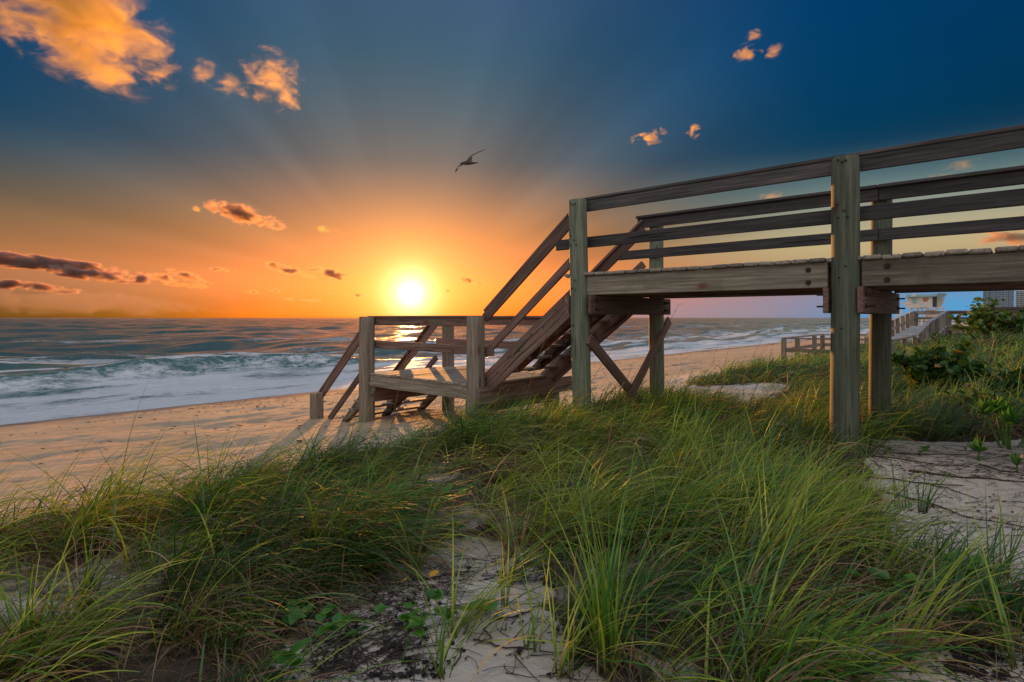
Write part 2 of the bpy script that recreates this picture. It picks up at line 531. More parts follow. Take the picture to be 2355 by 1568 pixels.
# ------------------------------------------------------------------ sand
def make_sand():
    def grow(lo, hi, step, far_lo, far_hi, g=1.07):
        core = list(np.arange(lo, hi, step))
        s, x, up = step, core[-1], []
        while x < far_hi:
            s *= g
            x += s
            up.append(x)
        s, x, dn = step, core[0], []
        while x > far_lo:
            s *= g
            x -= s
            dn.append(x)
        return np.array(dn[::-1] + core + up)
    A = grow(-2.0, 13.0, 0.05, -300, 60)
    B = grow(-2.5, 13.0, 0.05, -120, 2500)
    bb, aa = np.meshgrid(B, A)
    X = DV.x * aa + NV.x * bb
    Y = DV.y * aa + NV.y * bb
    Z = gz(X, Y)
    na, nb = aa.shape
    V = np.stack([bb, aa, Z], -1).reshape(-1, 3)
    i = np.arange(na * nb).reshape(na, nb)
    Q = np.stack([i[:-1, :-1], i[:-1, 1:], i[1:, 1:], i[1:, :-1]], -1).reshape(-1, 4)
    me = mesh_np('sand', V, Q, True)
    add_attr(me, 'litter_shade', 'FLOAT', 'POINT', np.clip(grass_density(X, Y) * 1.25, 0, 1))
    m, t, p = new_mat('beach_sand')
    tc = t.n('ShaderNodeTexCoord')
    o = tc.outputs['Object']
    n1 = t.noise(o, 0.55, 5, 0.6)
    n2 = t.noise(o, 9.0, 5, 0.65)
    n3 = t.noise(o, 240.0, 2, 0.7)
    sep = t.n('ShaderNodeSeparateXYZ')
    t.put(sep.inputs[0], o)
    dune = t.mr(sep.outputs[1], 9.0, 5.0)
    col = t.mix(t.mr(n1, 0.3, 0.7), (0.50, 0.365, 0.240), (0.58, 0.430, 0.295))  # beach tone warmed in the colour to carry golden sunlight
    col = t.mix(dune, col, t.mix(t.mr(n1, 0.3, 0.7), (0.62, 0.53, 0.45), (0.72, 0.63, 0.545)))
    col = t.mix(t.mr(n2, 0.60, 0.78, 0, 0.30), col, (0.26, 0.20, 0.16))
    col = t.mix(t.mr(n3, 0.62, 0.72, 0, 0.5), col, (0.20, 0.15, 0.12))
    lsh = t.n('ShaderNodeAttribute', attribute_name='litter_shade')
    tf = t.mr(t.m('ADD', lsh.outputs['Fac'], t.m('MULTIPLY', t.m('SUBTRACT', n2, 0.5), 0.9)), 0.20, 0.62)
    col = t.mix(t.m('MULTIPLY', tf, 0.93), col, t.mix(n3, (0.024, 0.018, 0.012), (0.080, 0.056, 0.035)))  # dead litter under the grass, darkened to paint in shade between clumps
    wetn = t.m('ADD', sep.outputs[1], t.m('MULTIPLY', t.m('SUBTRACT', n1, 0.5), 2.6))
    wet = t.mr(wetn, 16.6, 19.0)
    col = t.mix(t.m('MULTIPLY', wet, 0.85), col, (0.15, 0.105, 0.075))
    t.put(p.inputs['Base Color'], col)
    t.put(p.inputs['Roughness'], t.mr(wet, 0, 1, 0.95, 0.32))
    p.inputs['Specular IOR Level'].default_value = 0.3
    # wind ripples and footprints
    rip = t.noise(t.vm('MULTIPLY', o, (3.0, 9.0, 1.0)), 1.0, 3, 0.55, 0.6)
    fp = t.n('ShaderNodeTexVoronoi')
    fp.inputs['Scale'].default_value = 1.9
    t.put(fp.inputs['Vector'], o)
    foot = t.mr(fp.outputs['Distance'], 0.12, 0.30)
    h = t.m('ADD', t.m('MULTIPLY', rip, 0.6), t.m('ADD', t.m('MULTIPLY', n2, 0.5), t.m('MULTIPLY', n3, 0.06)))
    h = t.m('ADD', h, t.m('MULTIPLY', foot, t.mr(n1, 0.40, 0.6, 0.15, 1.1)))
    b = t.n('ShaderNodeBump')
    t.put(b.inputs['Strength'], t.mr(wet, 0, 1, 0.85, 0.15))
    b.inputs['Distance'].default_value = 0.06
    t.put(b.inputs['Height'], h)
    t.put(p.inputs['Normal'], b.outputs[0])
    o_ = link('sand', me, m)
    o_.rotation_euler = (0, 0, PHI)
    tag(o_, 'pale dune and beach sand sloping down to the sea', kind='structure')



# ------------------------------------------------------------------ sea
def make_sea():
    th = np.radians(np.linspace(-70, 62, 470))
    r = [12.0]
    while r[-1] < 16000:
        r.append(r[-1] * 1.0072)
    r = np.array(r)
    rr, tt = np.meshgrid(r, th, indexing='ij')
    X = rr * np.sin(tt)
    Y = rr * np.cos(tt)
    a, b = ab(X, Y)
    rng = np.random.default_rng(5)
    z = np.zeros_like(a)
    fade = 1 / (1 + (rr / 260.0) ** 2)
    deep = ss(22, 34, a)
    for k in range(30):
        lam = 0.55 * 1.16 ** k
        ang = rng.normal(0, 0.45)
        kk = 2 * math.pi / lam
        ph = rng.uniform(0, 6.28) + 1.3 * (fbm(b * 0.02, a * 0.02, k, 2) - 0.5) * kk
        amp = 0.0105 * lam ** 0.72
        cut = np.clip(1.6 - rr * 0.011 / lam * 2.0, 0, 1)
        z += amp * np.sin(kk * (a * math.cos(ang) + b * math.sin(ang)) + ph) * cut
    z *= (0.10 + 0.90 * deep)
    # swell lines rolling in
    for a0, h, wd, sd in ((44.0, 0.34, 3.0, 2.0), (58.0, 0.36, 3.6, 3.0), (76.0, 0.34, 4.5, 4.0), (100.0, 0.36, 6.0, 5.0)):
        ac = a0 + 7.0 * (fbm(b * 0.02, a * 0 + sd, sd, 2) - 0.5)
        am = h * ss(0.42, 0.66, fbm(b * 0.045, a * 0 + sd * 3, sd + 9, 2))
        z += am * np.exp(-((a - ac) / wd) ** 2)
    # the breaking wave: steep to the shore, long behind
    ab0 = 30.4 + 2.2 * (fbm(b * 0.06, a * 0 + 1.7, 31, 3) - 0.5)
    hb = 0.66 * (0.70 + 0.45 * fbm(b * 0.22, a * 0, 33, 3)) * ss(-40, -12, b) * (1 - ss(16, 24, b))
    hb = hb + 0.30 * ss(28, 36, b) * (1 - ss(70, 90, b)) * fbm(b * 0.12, a * 0, 35, 3)
    q = a - ab0
    prof = np.where(q < 0, np.exp(-(q / 0.60) ** 2), np.exp(-(q / 2.6) ** 2))
    lump = 0.25 * (fbm(b * 1.6, a * 1.6, 41, 3) - 0.5)
    z += hb * prof * (1 + lump)
    # a low bore nearer the shore and the run-up
    ab1 = 25.3 + 2.0 * (fbm(b * 0.05, a * 0 + 5.5, 37, 3) - 0.5)
    q1 = a - ab1
    z += 0.16 * np.where(q1 < 0, np.exp(-(q1 / 0.35) ** 2), np.exp(-(q1 / 1.8) ** 2)) * fbm(b * 0.2, a * 0, 38, 2)
    shore = ss(26, 20.5, a)
    z += shore * 0.07 * (fbm(b * 0.7, a * 0.9, 51, 4) - 0.5)
    # foam
    st = fbm(b * 0.22, a * 0.85, 61, 5)
    st2 = fbm(b * 0.8, a * 2.2, 63, 4)
    near = ss(31.0, 28.0, a) * (0.58 + 1.5 * (st - 0.32) + 0.35 * (st2 - 0.5))
    near = np.maximum(near, 0.85 * ss(23.5, 21.0, a) * (0.55 + 0.6 * st2))
    front = np.where(q < 0.25, np.exp(-((q + 0.75) / 0.75) ** 2), np.exp(-((q - 0.25) / 0.35) ** 2)) * np.clip(hb * 1.5, 0, 1) * (0.25 + 0.9 * st2)
    mid = ss(62, 38, a) * ss(29.5, 31.5, a) * ss(0.44, 0.62, st) * 0.80
    far = ss(0.56, 0.70, fbm(b * 0.05, a * 0.2, 66, 5)) * ss(190, 60, a) * ss(40, 50, a) * 0.55
    # broken water along the right-hand shore
    rb = ss(16, 34, b) * ss(46, 34, a) * ss(29, 31, a) * ss(0.40, 0.60, st) * 0.85
    foam = np.clip(np.maximum.reduce([near, front, mid, far, rb]), 0, 1)
    keep = a > 14.0
    V = np.stack([X, Y, z], -1).reshape(-1, 3)
    n0, n1 = a.shape
    i = np.arange(n0 * n1).reshape(n0, n1)
    Q = np.stack([i[:-1, :-1], i[1:, :-1], i[1:, 1:], i[:-1, 1:]], -1).reshape(-1, 4)
    kq = (keep[:-1, :-1] & keep[1:, 1:]).reshape(-1)
    me = mesh_np('sea', V, Q[kq], True)
    add_attr(me, 'foam', 'FLOAT', 'POINT', foam)
    add_attr(me, 'shore', 'FLOAT_VECTOR', 'POINT', np.stack([b, a, z], -1).reshape(-1, 3))
    m, t, p = new_mat('sea_water')
    fa = t.n('ShaderNodeAttribute', attribute_name='foam')
    sh = t.n('ShaderNodeAttribute', attribute_name='shore')
    s = sh.outputs['Vector']
    lace = t.noise(t.vm('MULTIPLY', s, (1.1, 3.2, 1.0)), 1.0, 6, 0.65, 1.2)
    lace2 = t.noise(t.vm('MULTIPLY', s, (5.0, 11.0, 1.0)), 1.0, 4, 0.6, 0.5)
    f = t.m('ADD', fa.outputs['Fac'], t.m('MULTIPLY', t.m('SUBTRACT', t.m('ADD', t.m('MULTIPLY', lace, 0.65), t.m('MULTIPLY', lace2, 0.35)), 0.5), 2.2))
    foamf = t.mr(f, 0.25, 0.85)
    cd = t.n('ShaderNodeSeparateXYZ')
    t.put(cd.inputs[0], s)
    shal = t.mr(cd.outputs[1], 60.0, 24.0)
    water = t.mix(shal, (0.040, 0.120, 0.125), (0.080, 0.195, 0.190))
    t.put(p.inputs['Base Color'], t.mix(foamf, water, (0.78, 0.82, 0.86)))
    t.put(p.inputs['Roughness'], t.mr(foamf, 0, 1, 0.16, 0.62, smooth=False))
    p.inputs['IOR'].default_value = 1.333
    t.put(p.inputs['Specular IOR Level'], t.mr(foamf, 0, 1, 0.5, 0.35))
    h1 = t.noise(t.vm('MULTIPLY', s, (1.3, 3.2, 1.0)), 1.0, 8, 0.68, 0.4)
    h2 = t.noise(t.vm('MULTIPLY', s, (0.10, 0.34, 1.0)), 1.0, 6, 0.6, 0.4)
    far_ = t.mr(cd.outputs[1], 40.0, 260.0)
    h3 = t.noise(t.vm('MULTIPLY', s, (0.35, 1.1, 1.0)), 1.0, 6, 0.65, 0.5)
    h = t.m('ADD', t.m('MULTIPLY', h1, 0.36), t.m('ADD', t.m('MULTIPLY', h3, t.mr(far_, 0, 1, 0.45, 1.2, smooth=False)), t.m('MULTIPLY', h2, t.mr(far_, 0, 1, 0.4, 3.0, smooth=False))))
    h = t.m('ADD', h, t.m('MULTIPLY', t.m('MULTIPLY', foamf, lace2), 0.15))
    bp = t.n('ShaderNodeBump')
    bp.inputs['Strength'].default_value = 1.0
    bp.inputs['Distance'].default_value = 0.5
    t.put(bp.inputs['Height'], h)
    t.put(p.inputs['Normal'], bp.outputs[0])
    o = link('sea', me, m)
    tag(o, 'green grey sea with a wave breaking into white foam', kind='structure')


make_sea()

# ------------------------------------------------------------------ timber building blocks
_bx = {}


def box_mesh(L, w, h, bev=0.006):
    key = (round(L, 3), round(w, 4), round(h, 4), bev)
    if key not in _bx:
        bm = bmesh.new()
        bmesh.ops.create_cube(bm, size=1.0)
        for v in bm.verts:
            v.co = (v.co.x * L, v.co.y * w, v.co.z * h)
        bmesh.ops.bevel(bm, geom=list(bm.edges), offset=min(bev, w * 0.3, h * 0.3), segments=1, affect='EDGES')
        _bx[key] = from_bm('board', bm)
    me = _bx[key]
    return me


def orient(p0, p1, up):
    x = (p1 - p0).normalized()
    z = (up - x * up.dot(x)).normalized()
    y = z.cross(x)
    m = Matrix((x, y, z)).transposed().to_4x4()
    m.translation = (p0 + p1) / 2
    return m


def board(name, p0, p1, w, h, mat, parent, up=Vector((0, 0, 1)), bev=0.006, jit=0.0):
    """a board from p0 to p1 (parent's frame); h along up, w across"""
    p0, p1 = Vector(p0), Vector(p1)
    key = (round((p1 - p0).length, 3), round(w, 4), round(h, 4), bev, mat.name)
    if key not in _bx:
        me = box_mesh((p1 - p0).length, w, h, bev).copy()
        me.materials.append(mat)
        _bx[key] = me
    o = link(name, _bx[key], None, parent)
    m = orient(p0, p1, Vector(up))
    if jit:
        m = m @ Euler((random.gauss(0, jit), random.gauss(0, jit * 0.3), random.gauss(0, jit * 0.3))).to_matrix().to_4x4()
        m.translation += Vector((0, 0, random.gauss(0, jit * 0.12)))
    o.matrix_basis = m
    return o


def post(name, p0, p1, r, mat, parent, seed=0, flat=0.0, segs=22, bev=0.015):
    """a round pile from p0 (foot) to p1 (head)"""
    p0, p1 = Vector(p0), Vector(p1)
    L = (p1 - p0).length
    rng = random.Random(seed)
    bm = bmesh.new()
    n = 14
    rings = []
    px, py = rng.uniform(0, 6), rng.uniform(0, 6)
    prof = [(-L / 2, 1.0)] + [(-L / 2 + L * k / n, 1.0) for k in range(1, n)] + [(L / 2 - bev, 1.0), (L / 2, 0.90)]
    for k, (x, s) in enumerate(prof):
        ring = []
        rad = r * s * (1.04 - 0.06 * (x / L + 0.5))
        ox, oy = 0.007 * math.sin(x * 1.3 + px), 0.007 * math.sin(x * 1.1 + py)
        for j in range(segs):
            a = 2 * math.pi * j / segs
            q = rad * (1 + 0.018 * math.sin(3 * a + px + x * 0.7) + 0.012 * math.sin(5 * a + py))
            c, s_ = math.cos(a), math.sin(a)
            if flat:
                e = 1.0 / max(abs(c), abs(s_))
                q *= 1 + flat * (min(e, 1.28) - 1)
            ring.append(bm.verts.new((x, q * c + ox, q * s_ + oy)))
        rings.append(ring)
    for a, b in zip(rings[:-1], rings[1:]):
        for j in range(segs):
            bm.faces.new((a[j], a[(j + 1) % segs], b[(j + 1) % segs], b[j]))
    bm.faces.new(rings[0][::-1])
    bm.faces.new(rings[-1])
    me = from_bm(name, bm)
    for pl in me.polygons:
        pl.use_smooth = len(pl.vertices) == 4
    o = link(name, me, mat, parent)
    o.matrix_basis = orient(p0, p1, Vector((1, 0, 0)))
    return o


_bolt = None


def bolt(parent, p, axis, r=0.013, L=0.03, stick=0.0):
    """a bolt head (or a bolt end sticking out) in the parent's parent frame"""
    global _bolt
    if _bolt is None:
        bm = bmesh.new()
        bmesh.ops.create_cone(bm, cap_ends=True, segments=8, radius1=1.0, radius2=0.85, depth=1.0)
        _bolt = from_bm('bolt', bm)
        _bolt.materials.append(M['iron'])
    o = link('bolt', _bolt, None, parent)
    z = Vector(axis).normalized()
    q = z.to_track_quat('Z', 'Y').to_matrix()
    m = (q @ Matrix.Diagonal((r, r, L))).to_4x4()
    m.translation = Vector(p)
    o.matrix_basis = parent.matrix_basis.inverted() @ m
    return o


def sawtooth(name, a0, z0, run, rise, n, b0, th, depth, mat, parent):
    """a notched stair stringer in the (b, a, z) frame, going down with a"""
    pts = []
    a, z = a0, z0
    for k in range(n):
        pts.append((a, z))
        pts.append((a, z - rise))
        z -= rise
        a += run
        pts.append((a, z)) if k == n - 1 else None
    low = []
    sl = rise / run
    pts2 = [(a0, z0)]
    a, z = a0, z0
    for k in range(n):
        pts2.append((a, z - rise))
        a += run
        z -= rise
        pts2.append((a, z))
    poly = pts2 + [(a, z - depth * 0.55), (a0, z0 - rise - depth)]
    bm = bmesh.new()
    ca, cz = poly[0]
    f1 = [bm.verts.new((x - ca, -th / 2, zz - cz)) for x, zz in poly]
    f2 = [bm.verts.new((x - ca, th / 2, zz - cz)) for x, zz in poly]
    fa = bm.faces.new(f1)
    fb = bm.faces.new(f2[::-1])
    for i in range(len(poly)):
        j = (i + 1) % len(poly)
        bm.faces.new((f1[j], f1[i], f2[i], f2[j]))
    bmesh.ops.triangulate(bm, faces=[fa, fb])
    bmesh.ops.recalc_face_normals(bm, faces=list(bm.faces))
    me = from_bm(name, bm)
    o = link(name, me, mat, parent)
    # mesh x runs along a
    m = Matrix(((0, -1, 0), (1, 0, 0), (0, 0, 1))).to_4x4()
    m.translation = Vector((b0, ca, cz))
    o.matrix_basis = m
    return o


# ------------------------------------------------------------------ the boardwalk with its stairs
def make_boardwalk():
    b0, a0 = 5.92, 4.12
    zb = 1.5
    root = empty('boardwalk', W(a0, b0, zb), (0, 0, PHI),
                 'weathered wooden boardwalk on round posts with stairs and a landing down to the beach', 'boardwalk')
    OFF = Vector((b0, a0, zb))

    def L(b, a, z):
        return Vector((b, a, z)) - OFF

    BN, BF = 5.92, 7.77           # near and far rows of posts
    ZD, ZL = 3.553, 2.02          # upper deck, landing
    r = 0.116
    bents = [(-4.73, -4.73), (-1.78, -1.78), (1.17, 1.17), (4.12, 4.00)]
    posts = {}
    seed = 10
    for i, (an, af) in enumerate(bents):
        for side, b, a in (('n', BN, an), ('f', BF, af)):
            wx = W(a, b)
            zf = gzs(wx.x, wx.y) - 0.4
            top = (4.478 if i == 3 else 4.462) if side == 'n' else 4.50
            lean = 0.05 if (i == 3 and side == 'n') else 0.0
            posts[(i, side)] = post('post', L(b, a - lean, zf), L(b, a, top), r if side == 'n' else 0.108, M['pile'], root, seed)
            seed += 1
    # posts of the landing and the foot of the stairs
    for key, b, a, top, rad in (('rn', BN, 5.95, 3.03, 0.112), ('rf', BF, 5.95, 3.03, 0.105), ('ln', BN, 8.71, 3.02, 0.115),
                                ('lf', BF, 8.60, 3.02, 0.10), ('bn', BN, 10.45, 1.50, 0.11), ('bf', BF, 10.45, 1.50, 0.10)):
        wx = W(a, b)
        posts[key] = post('post', L(b, a, gzs(wx.x, wx.y) - 0.4), L(b, a, top), rad, M['brownpile'], root, seed, flat=0.75)
        seed += 1
    # deck boards of the upper walk
    pitch = 0.149
    a = -6.2
    while a < 4.24:
        board('deck_board', L(BN - 0.06 + random.gauss(0, 0.006), a, ZD - 0.019), L(BF + 0.06 + random.gauss(0, 0.003), a, ZD - 0.019), 0.139, 0.038, M['deck'], root, bev=0.010, jit=0.012)
        a += pitch
    board('deck_board', L(BN + 0.12, 4.335, ZD - 0.019), L(BF - 0.12, 4.335, ZD - 0.019), 0.139, 0.038, M['deck'], root, bev=0.010)
    # joists under the deck, from bent to bent
    zj = ZD - 0.04 - 0.1175
    for b, th, mt in ((BN + 0.005, 0.045, 'fascia'), (BN + 0.62, 0.042, 'plank'), (BN + 1.24, 0.042, 'plank'), (BF - 0.005, 0.045, 'fascia')):
        edges = [-6.3, -1.78, 1.17, 4.12] if th > 0.043 else [-6.3, 1.17, 4.20]
        for e0, e1 in zip(edges[:-1], edges[1:]):
            pad = 0.135 if th > 0.043 else 0.004
            st = board('stringer', L(b, e0 + (pad if e0 > -6 else 0), zj), L(b, e1 - pad, zj), th, 0.235, M[mt], root)
            if b < BN + 0.1:
                if e1 < 4:
                    for dz in (0.055, -0.065):
                        bolt(st, L(b - 0.028, e1 - 0.33, zj + dz), (-1, 0, 0), 0.026, 0.02)
                if e0 > -6:
                    for dz in (0.055, -0.065):
                        bolt(st, L(b - 0.028, e0 + 0.30, zj + dz), (-1, 0, 0), 0.026, 0.02)
    # cap beams: a pair clasping each bent, running across under the joists
    zc = ZD - 0.04 - 0.235 - 0.12
    for i, (an, af) in enumerate(bents):
        am = (an + af) / 2
        for sgn in (-1, 1):
            aa = am + sgn * (0.137 + (0.03 if i == 3 else 0))
            cb = board('cap_beam', L(BN - 0.10, aa, zc), L(BF + 0.20, aa, zc), 0.044, 0.235, M['plank'], root)
            for dz in (0.055, -0.055):
                for bb in (BN + 0.02, BF):
                    bolt(cb, L(bb, aa + sgn * 0.045, zc + dz), (0, sgn, 0), 0.010, 0.11)
                    bolt(cb, L(bb, aa + sgn * 0.026, zc + dz), (0, sgn, 0), 0.026, 0.012)
    # cross brace of the last bent
    q = bents[3][0] - 0.215
    board('cross_brace', L(BF + 0.22, q, zc - 0.20), L(BN + 0.35, q, 1.45), 0.042, 0.14, M['plank'], root)
    board('cross_brace', L(BN - 0.02, q + 0.048, zc - 0.42), L(BF + 0.05, q + 0.048, 1.35), 0.042, 0.14, M['plank'], root)
    # rails of the upper walk
    zt = 4.525
    rb = BN + 0.116 + 0.022
    rf = BF - 0.108 - 0.022
    segs = [(-6.3, 1.17), (1.17, 4.12)]
    for b, zz, fa in ((rb, 0.0, 'n'), (rf, -0.015, 'f')):
        for e0, e1 in segs:
            e1x = e1 + (0.12 if e1 > 4 else -0.003)
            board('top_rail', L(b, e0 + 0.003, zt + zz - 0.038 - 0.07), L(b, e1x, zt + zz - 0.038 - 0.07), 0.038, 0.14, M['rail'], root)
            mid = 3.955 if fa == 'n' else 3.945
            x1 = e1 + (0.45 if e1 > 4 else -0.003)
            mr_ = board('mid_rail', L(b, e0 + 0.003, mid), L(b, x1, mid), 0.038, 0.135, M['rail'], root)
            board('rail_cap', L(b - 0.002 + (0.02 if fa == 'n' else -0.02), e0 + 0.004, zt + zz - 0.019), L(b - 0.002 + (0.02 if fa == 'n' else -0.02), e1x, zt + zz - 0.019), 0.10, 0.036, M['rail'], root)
    # bolts in the faces of the near posts
    for i, (an, af) in enumerate(bents):
        p = posts[(i, 'n')]
        for dz, da in ((4.42, 0.03), (4.41, -0.03), (4.40, 0.0), (4.02, 0.035), (3.96, -0.02), (3.90, 0.03), (3.90, -0.045), (3.46, -0.03), (3.36, 0.02), (2.9, 0.0)):
            bolt(p, L(BN - math.sqrt(max(r * r - da * da, 0)) - 0.002, an + da, dz), (-1, 0, 0), 0.011, 0.02)
    # upper stairs
    rise, nst = (ZD - ZL) / 8, 8
    run = 0.248
    s0 = 4.16
    sl = rise / run
    up = Vector((0, 1, 1.0 / sl * 1.0)).normalized()
    upv = Vector((0, sl, 1)).normalized()      # normal to the slope
    for b in (BN + 0.16, BF - 0.16):
        st = board('stair_stringer', L(b, 4.18, ZD - 0.10 - 0.17 + 0.04), L(b, 6.26, ZD - 0.23 - (6.26 - 4.18) * sl), 0.044, 0.29, M['plank'], root, up=upv)
        if b < 7:
            for k in range(9):
                aa = 4.36 + k * 0.215
                bolt(st, L(b - 0.026, aa, ZD - 0.20 - (aa - 4.18) * sl + (0.05 if k % 2 else -0.02)), (-1, 0, 0), 0.010, 0.016)
    for b in (BN + 0.62, BN + 1.15):
        sawtooth('notched_stringer', s0 - OFF.y, ZD - 0.04 - OFF.z, run, rise, nst - 1, b - OFF.x, 0.042, 0.08, M['plank'], root)
    for k in range(1, nst):
        z = ZD - rise * k
        aa = s0 + run * (k - 1)
        board('stair_tread', L(BN + 0.19, aa + 0.15, z - 0.021), L(BF - 0.19, aa + 0.15, z - 0.021), 0.19, 0.038, M['deck'], root, jit=0.006)
    # handrails of the upper stairs
    hs = 0.81
    for b, t_ in ((rb, 4.24), (rf, 4.14)):
        hup = Vector((0, hs, 1)).normalized()
        e = 5.90
        board('handrail', L(b - 0.001, t_, 4.36 - 0.03), L(b - 0.001, e, 4.36 - 0.03 - (e - t_) * hs), 0.038, 0.14, M['plank'], root, up=hup)
        board('handrail_cap', L(b + (0.02 if b < 7 else -0.02), t_, 4.36 + 0.081), L(b + (0.02 if b < 7 else -0.02), e, 4.36 + 0.081 - (e - t_) * hs), 0.10, 0.036, M['plank'], root, up=hup)
        board('stair_mid_rail', L(b, t_, 3.80), L(b, e, 3.80 - (e - t_) * hs), 0.036, 0.115, M['plank'], root, up=hup)
    # landing: boards, rim joists, cap beams, rails
    a = 6.02
    while a < 8.62:
        board('deck_board', L(BN - 0.05 + random.gauss(0, 0.004), a, ZL - 0.019), L(BF + 0.05, a, ZL - 0.019), 0.136, 0.038, M['deck'], root, bev=0.008, jit=0.008)
        a += 0.145
    zlj = ZL - 0.04 - 0.1
    for b in (BN - 0.005, BF + 0.005):
        board('stringer', L(b, 6.08, zlj), L(b, 8.58, zlj), 0.045, 0.20, M['fascia'], root)
    board('stringer', L(BN + 0.93, 6.03, zlj), L(BN + 0.93, 8.50, zlj), 0.042, 0.20, M['plank'], root)
    board('cap_beam', L(BN + 0.03, 8.555, zlj - 0.24), L(BF + 0.10, 8.535, zlj - 0.24), 0.044, 0.275, M['plank'], root)
    cb = board('cap_beam', L(BN - 0.10, 5.80, ZL - 0.16), L(BF + 0.60, 5.80, ZL - 0.16), 0.048, 0.25, M['plank'], root)
    for dz in (0.05, -0.05):
        bolt(cb, L(BF + 0.5, 5.77, ZL - 0.16 + dz), (0, -1, 0), 0.018, 0.02)
    board('cap_beam', L(BN - 0.06, 6.09, zlj - 0.22), L(BF + 0.3, 6.09, zlj - 0.22), 0.044, 0.235, M['plank'], root)
    for b, k in ((rb, 1), (rf, -1)):
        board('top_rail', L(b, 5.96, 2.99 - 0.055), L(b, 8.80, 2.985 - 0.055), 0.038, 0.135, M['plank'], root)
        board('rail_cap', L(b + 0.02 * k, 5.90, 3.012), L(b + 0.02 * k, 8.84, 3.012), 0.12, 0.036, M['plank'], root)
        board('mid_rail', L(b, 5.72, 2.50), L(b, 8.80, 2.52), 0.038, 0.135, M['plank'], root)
    # lower stairs to the sand
    n2 = 6
    rise2, run2 = 0.173, 0.195
    sl2 = rise2 / run2
    for b in (BN + 0.03, BN + 0.93, BF - 0.03):
        sawtooth('notched_stringer', 8.50 - OFF.y, ZL - 0.04 - OFF.z, run2, rise2, n2, b - OFF.x, 0.045, 0.12, M['fascia'], root)
    for k in range(1, n2 + 1):
        z = ZL - rise2 * k
        aa = 8.50 + run2 * (k - 1)
        board('stair_tread', L(BN - 0.03, aa + 0.10, z - 0.021), L(BF + 0.02, aa + 0.10, z - 0.021), 0.20, 0.038, M['deck'], root, jit=0.01)
    hup = Vector((0, 0.87, 1)).normalized()
    for b, k in ((rb - 0.0, 1), (rf, -1)):
        board('handrail', L(b, 8.80, 2.95 - 0.045), L(b, 10.52, 2.95 - 0.045 - 1.72 * 0.87), 0.038, 0.145, M['plank'], root, up=hup)
        board('handrail_cap', L(b + 0.02 * k, 8.83, 2.95 + 0.045), L(b + 0.02 * k, 10.55, 2.95 + 0.045 - 1.72 * 0.87), 0.11, 0.036, M['plank'], root, up=hup)
        board('stair_mid_rail', L(b, 8.80, 2.20), L(b, 10.20, 2.20 - 1.40 * 0.87), 0.038, 0.12, M['plank'], root, up=hup)
    return root


make_boardwalk()


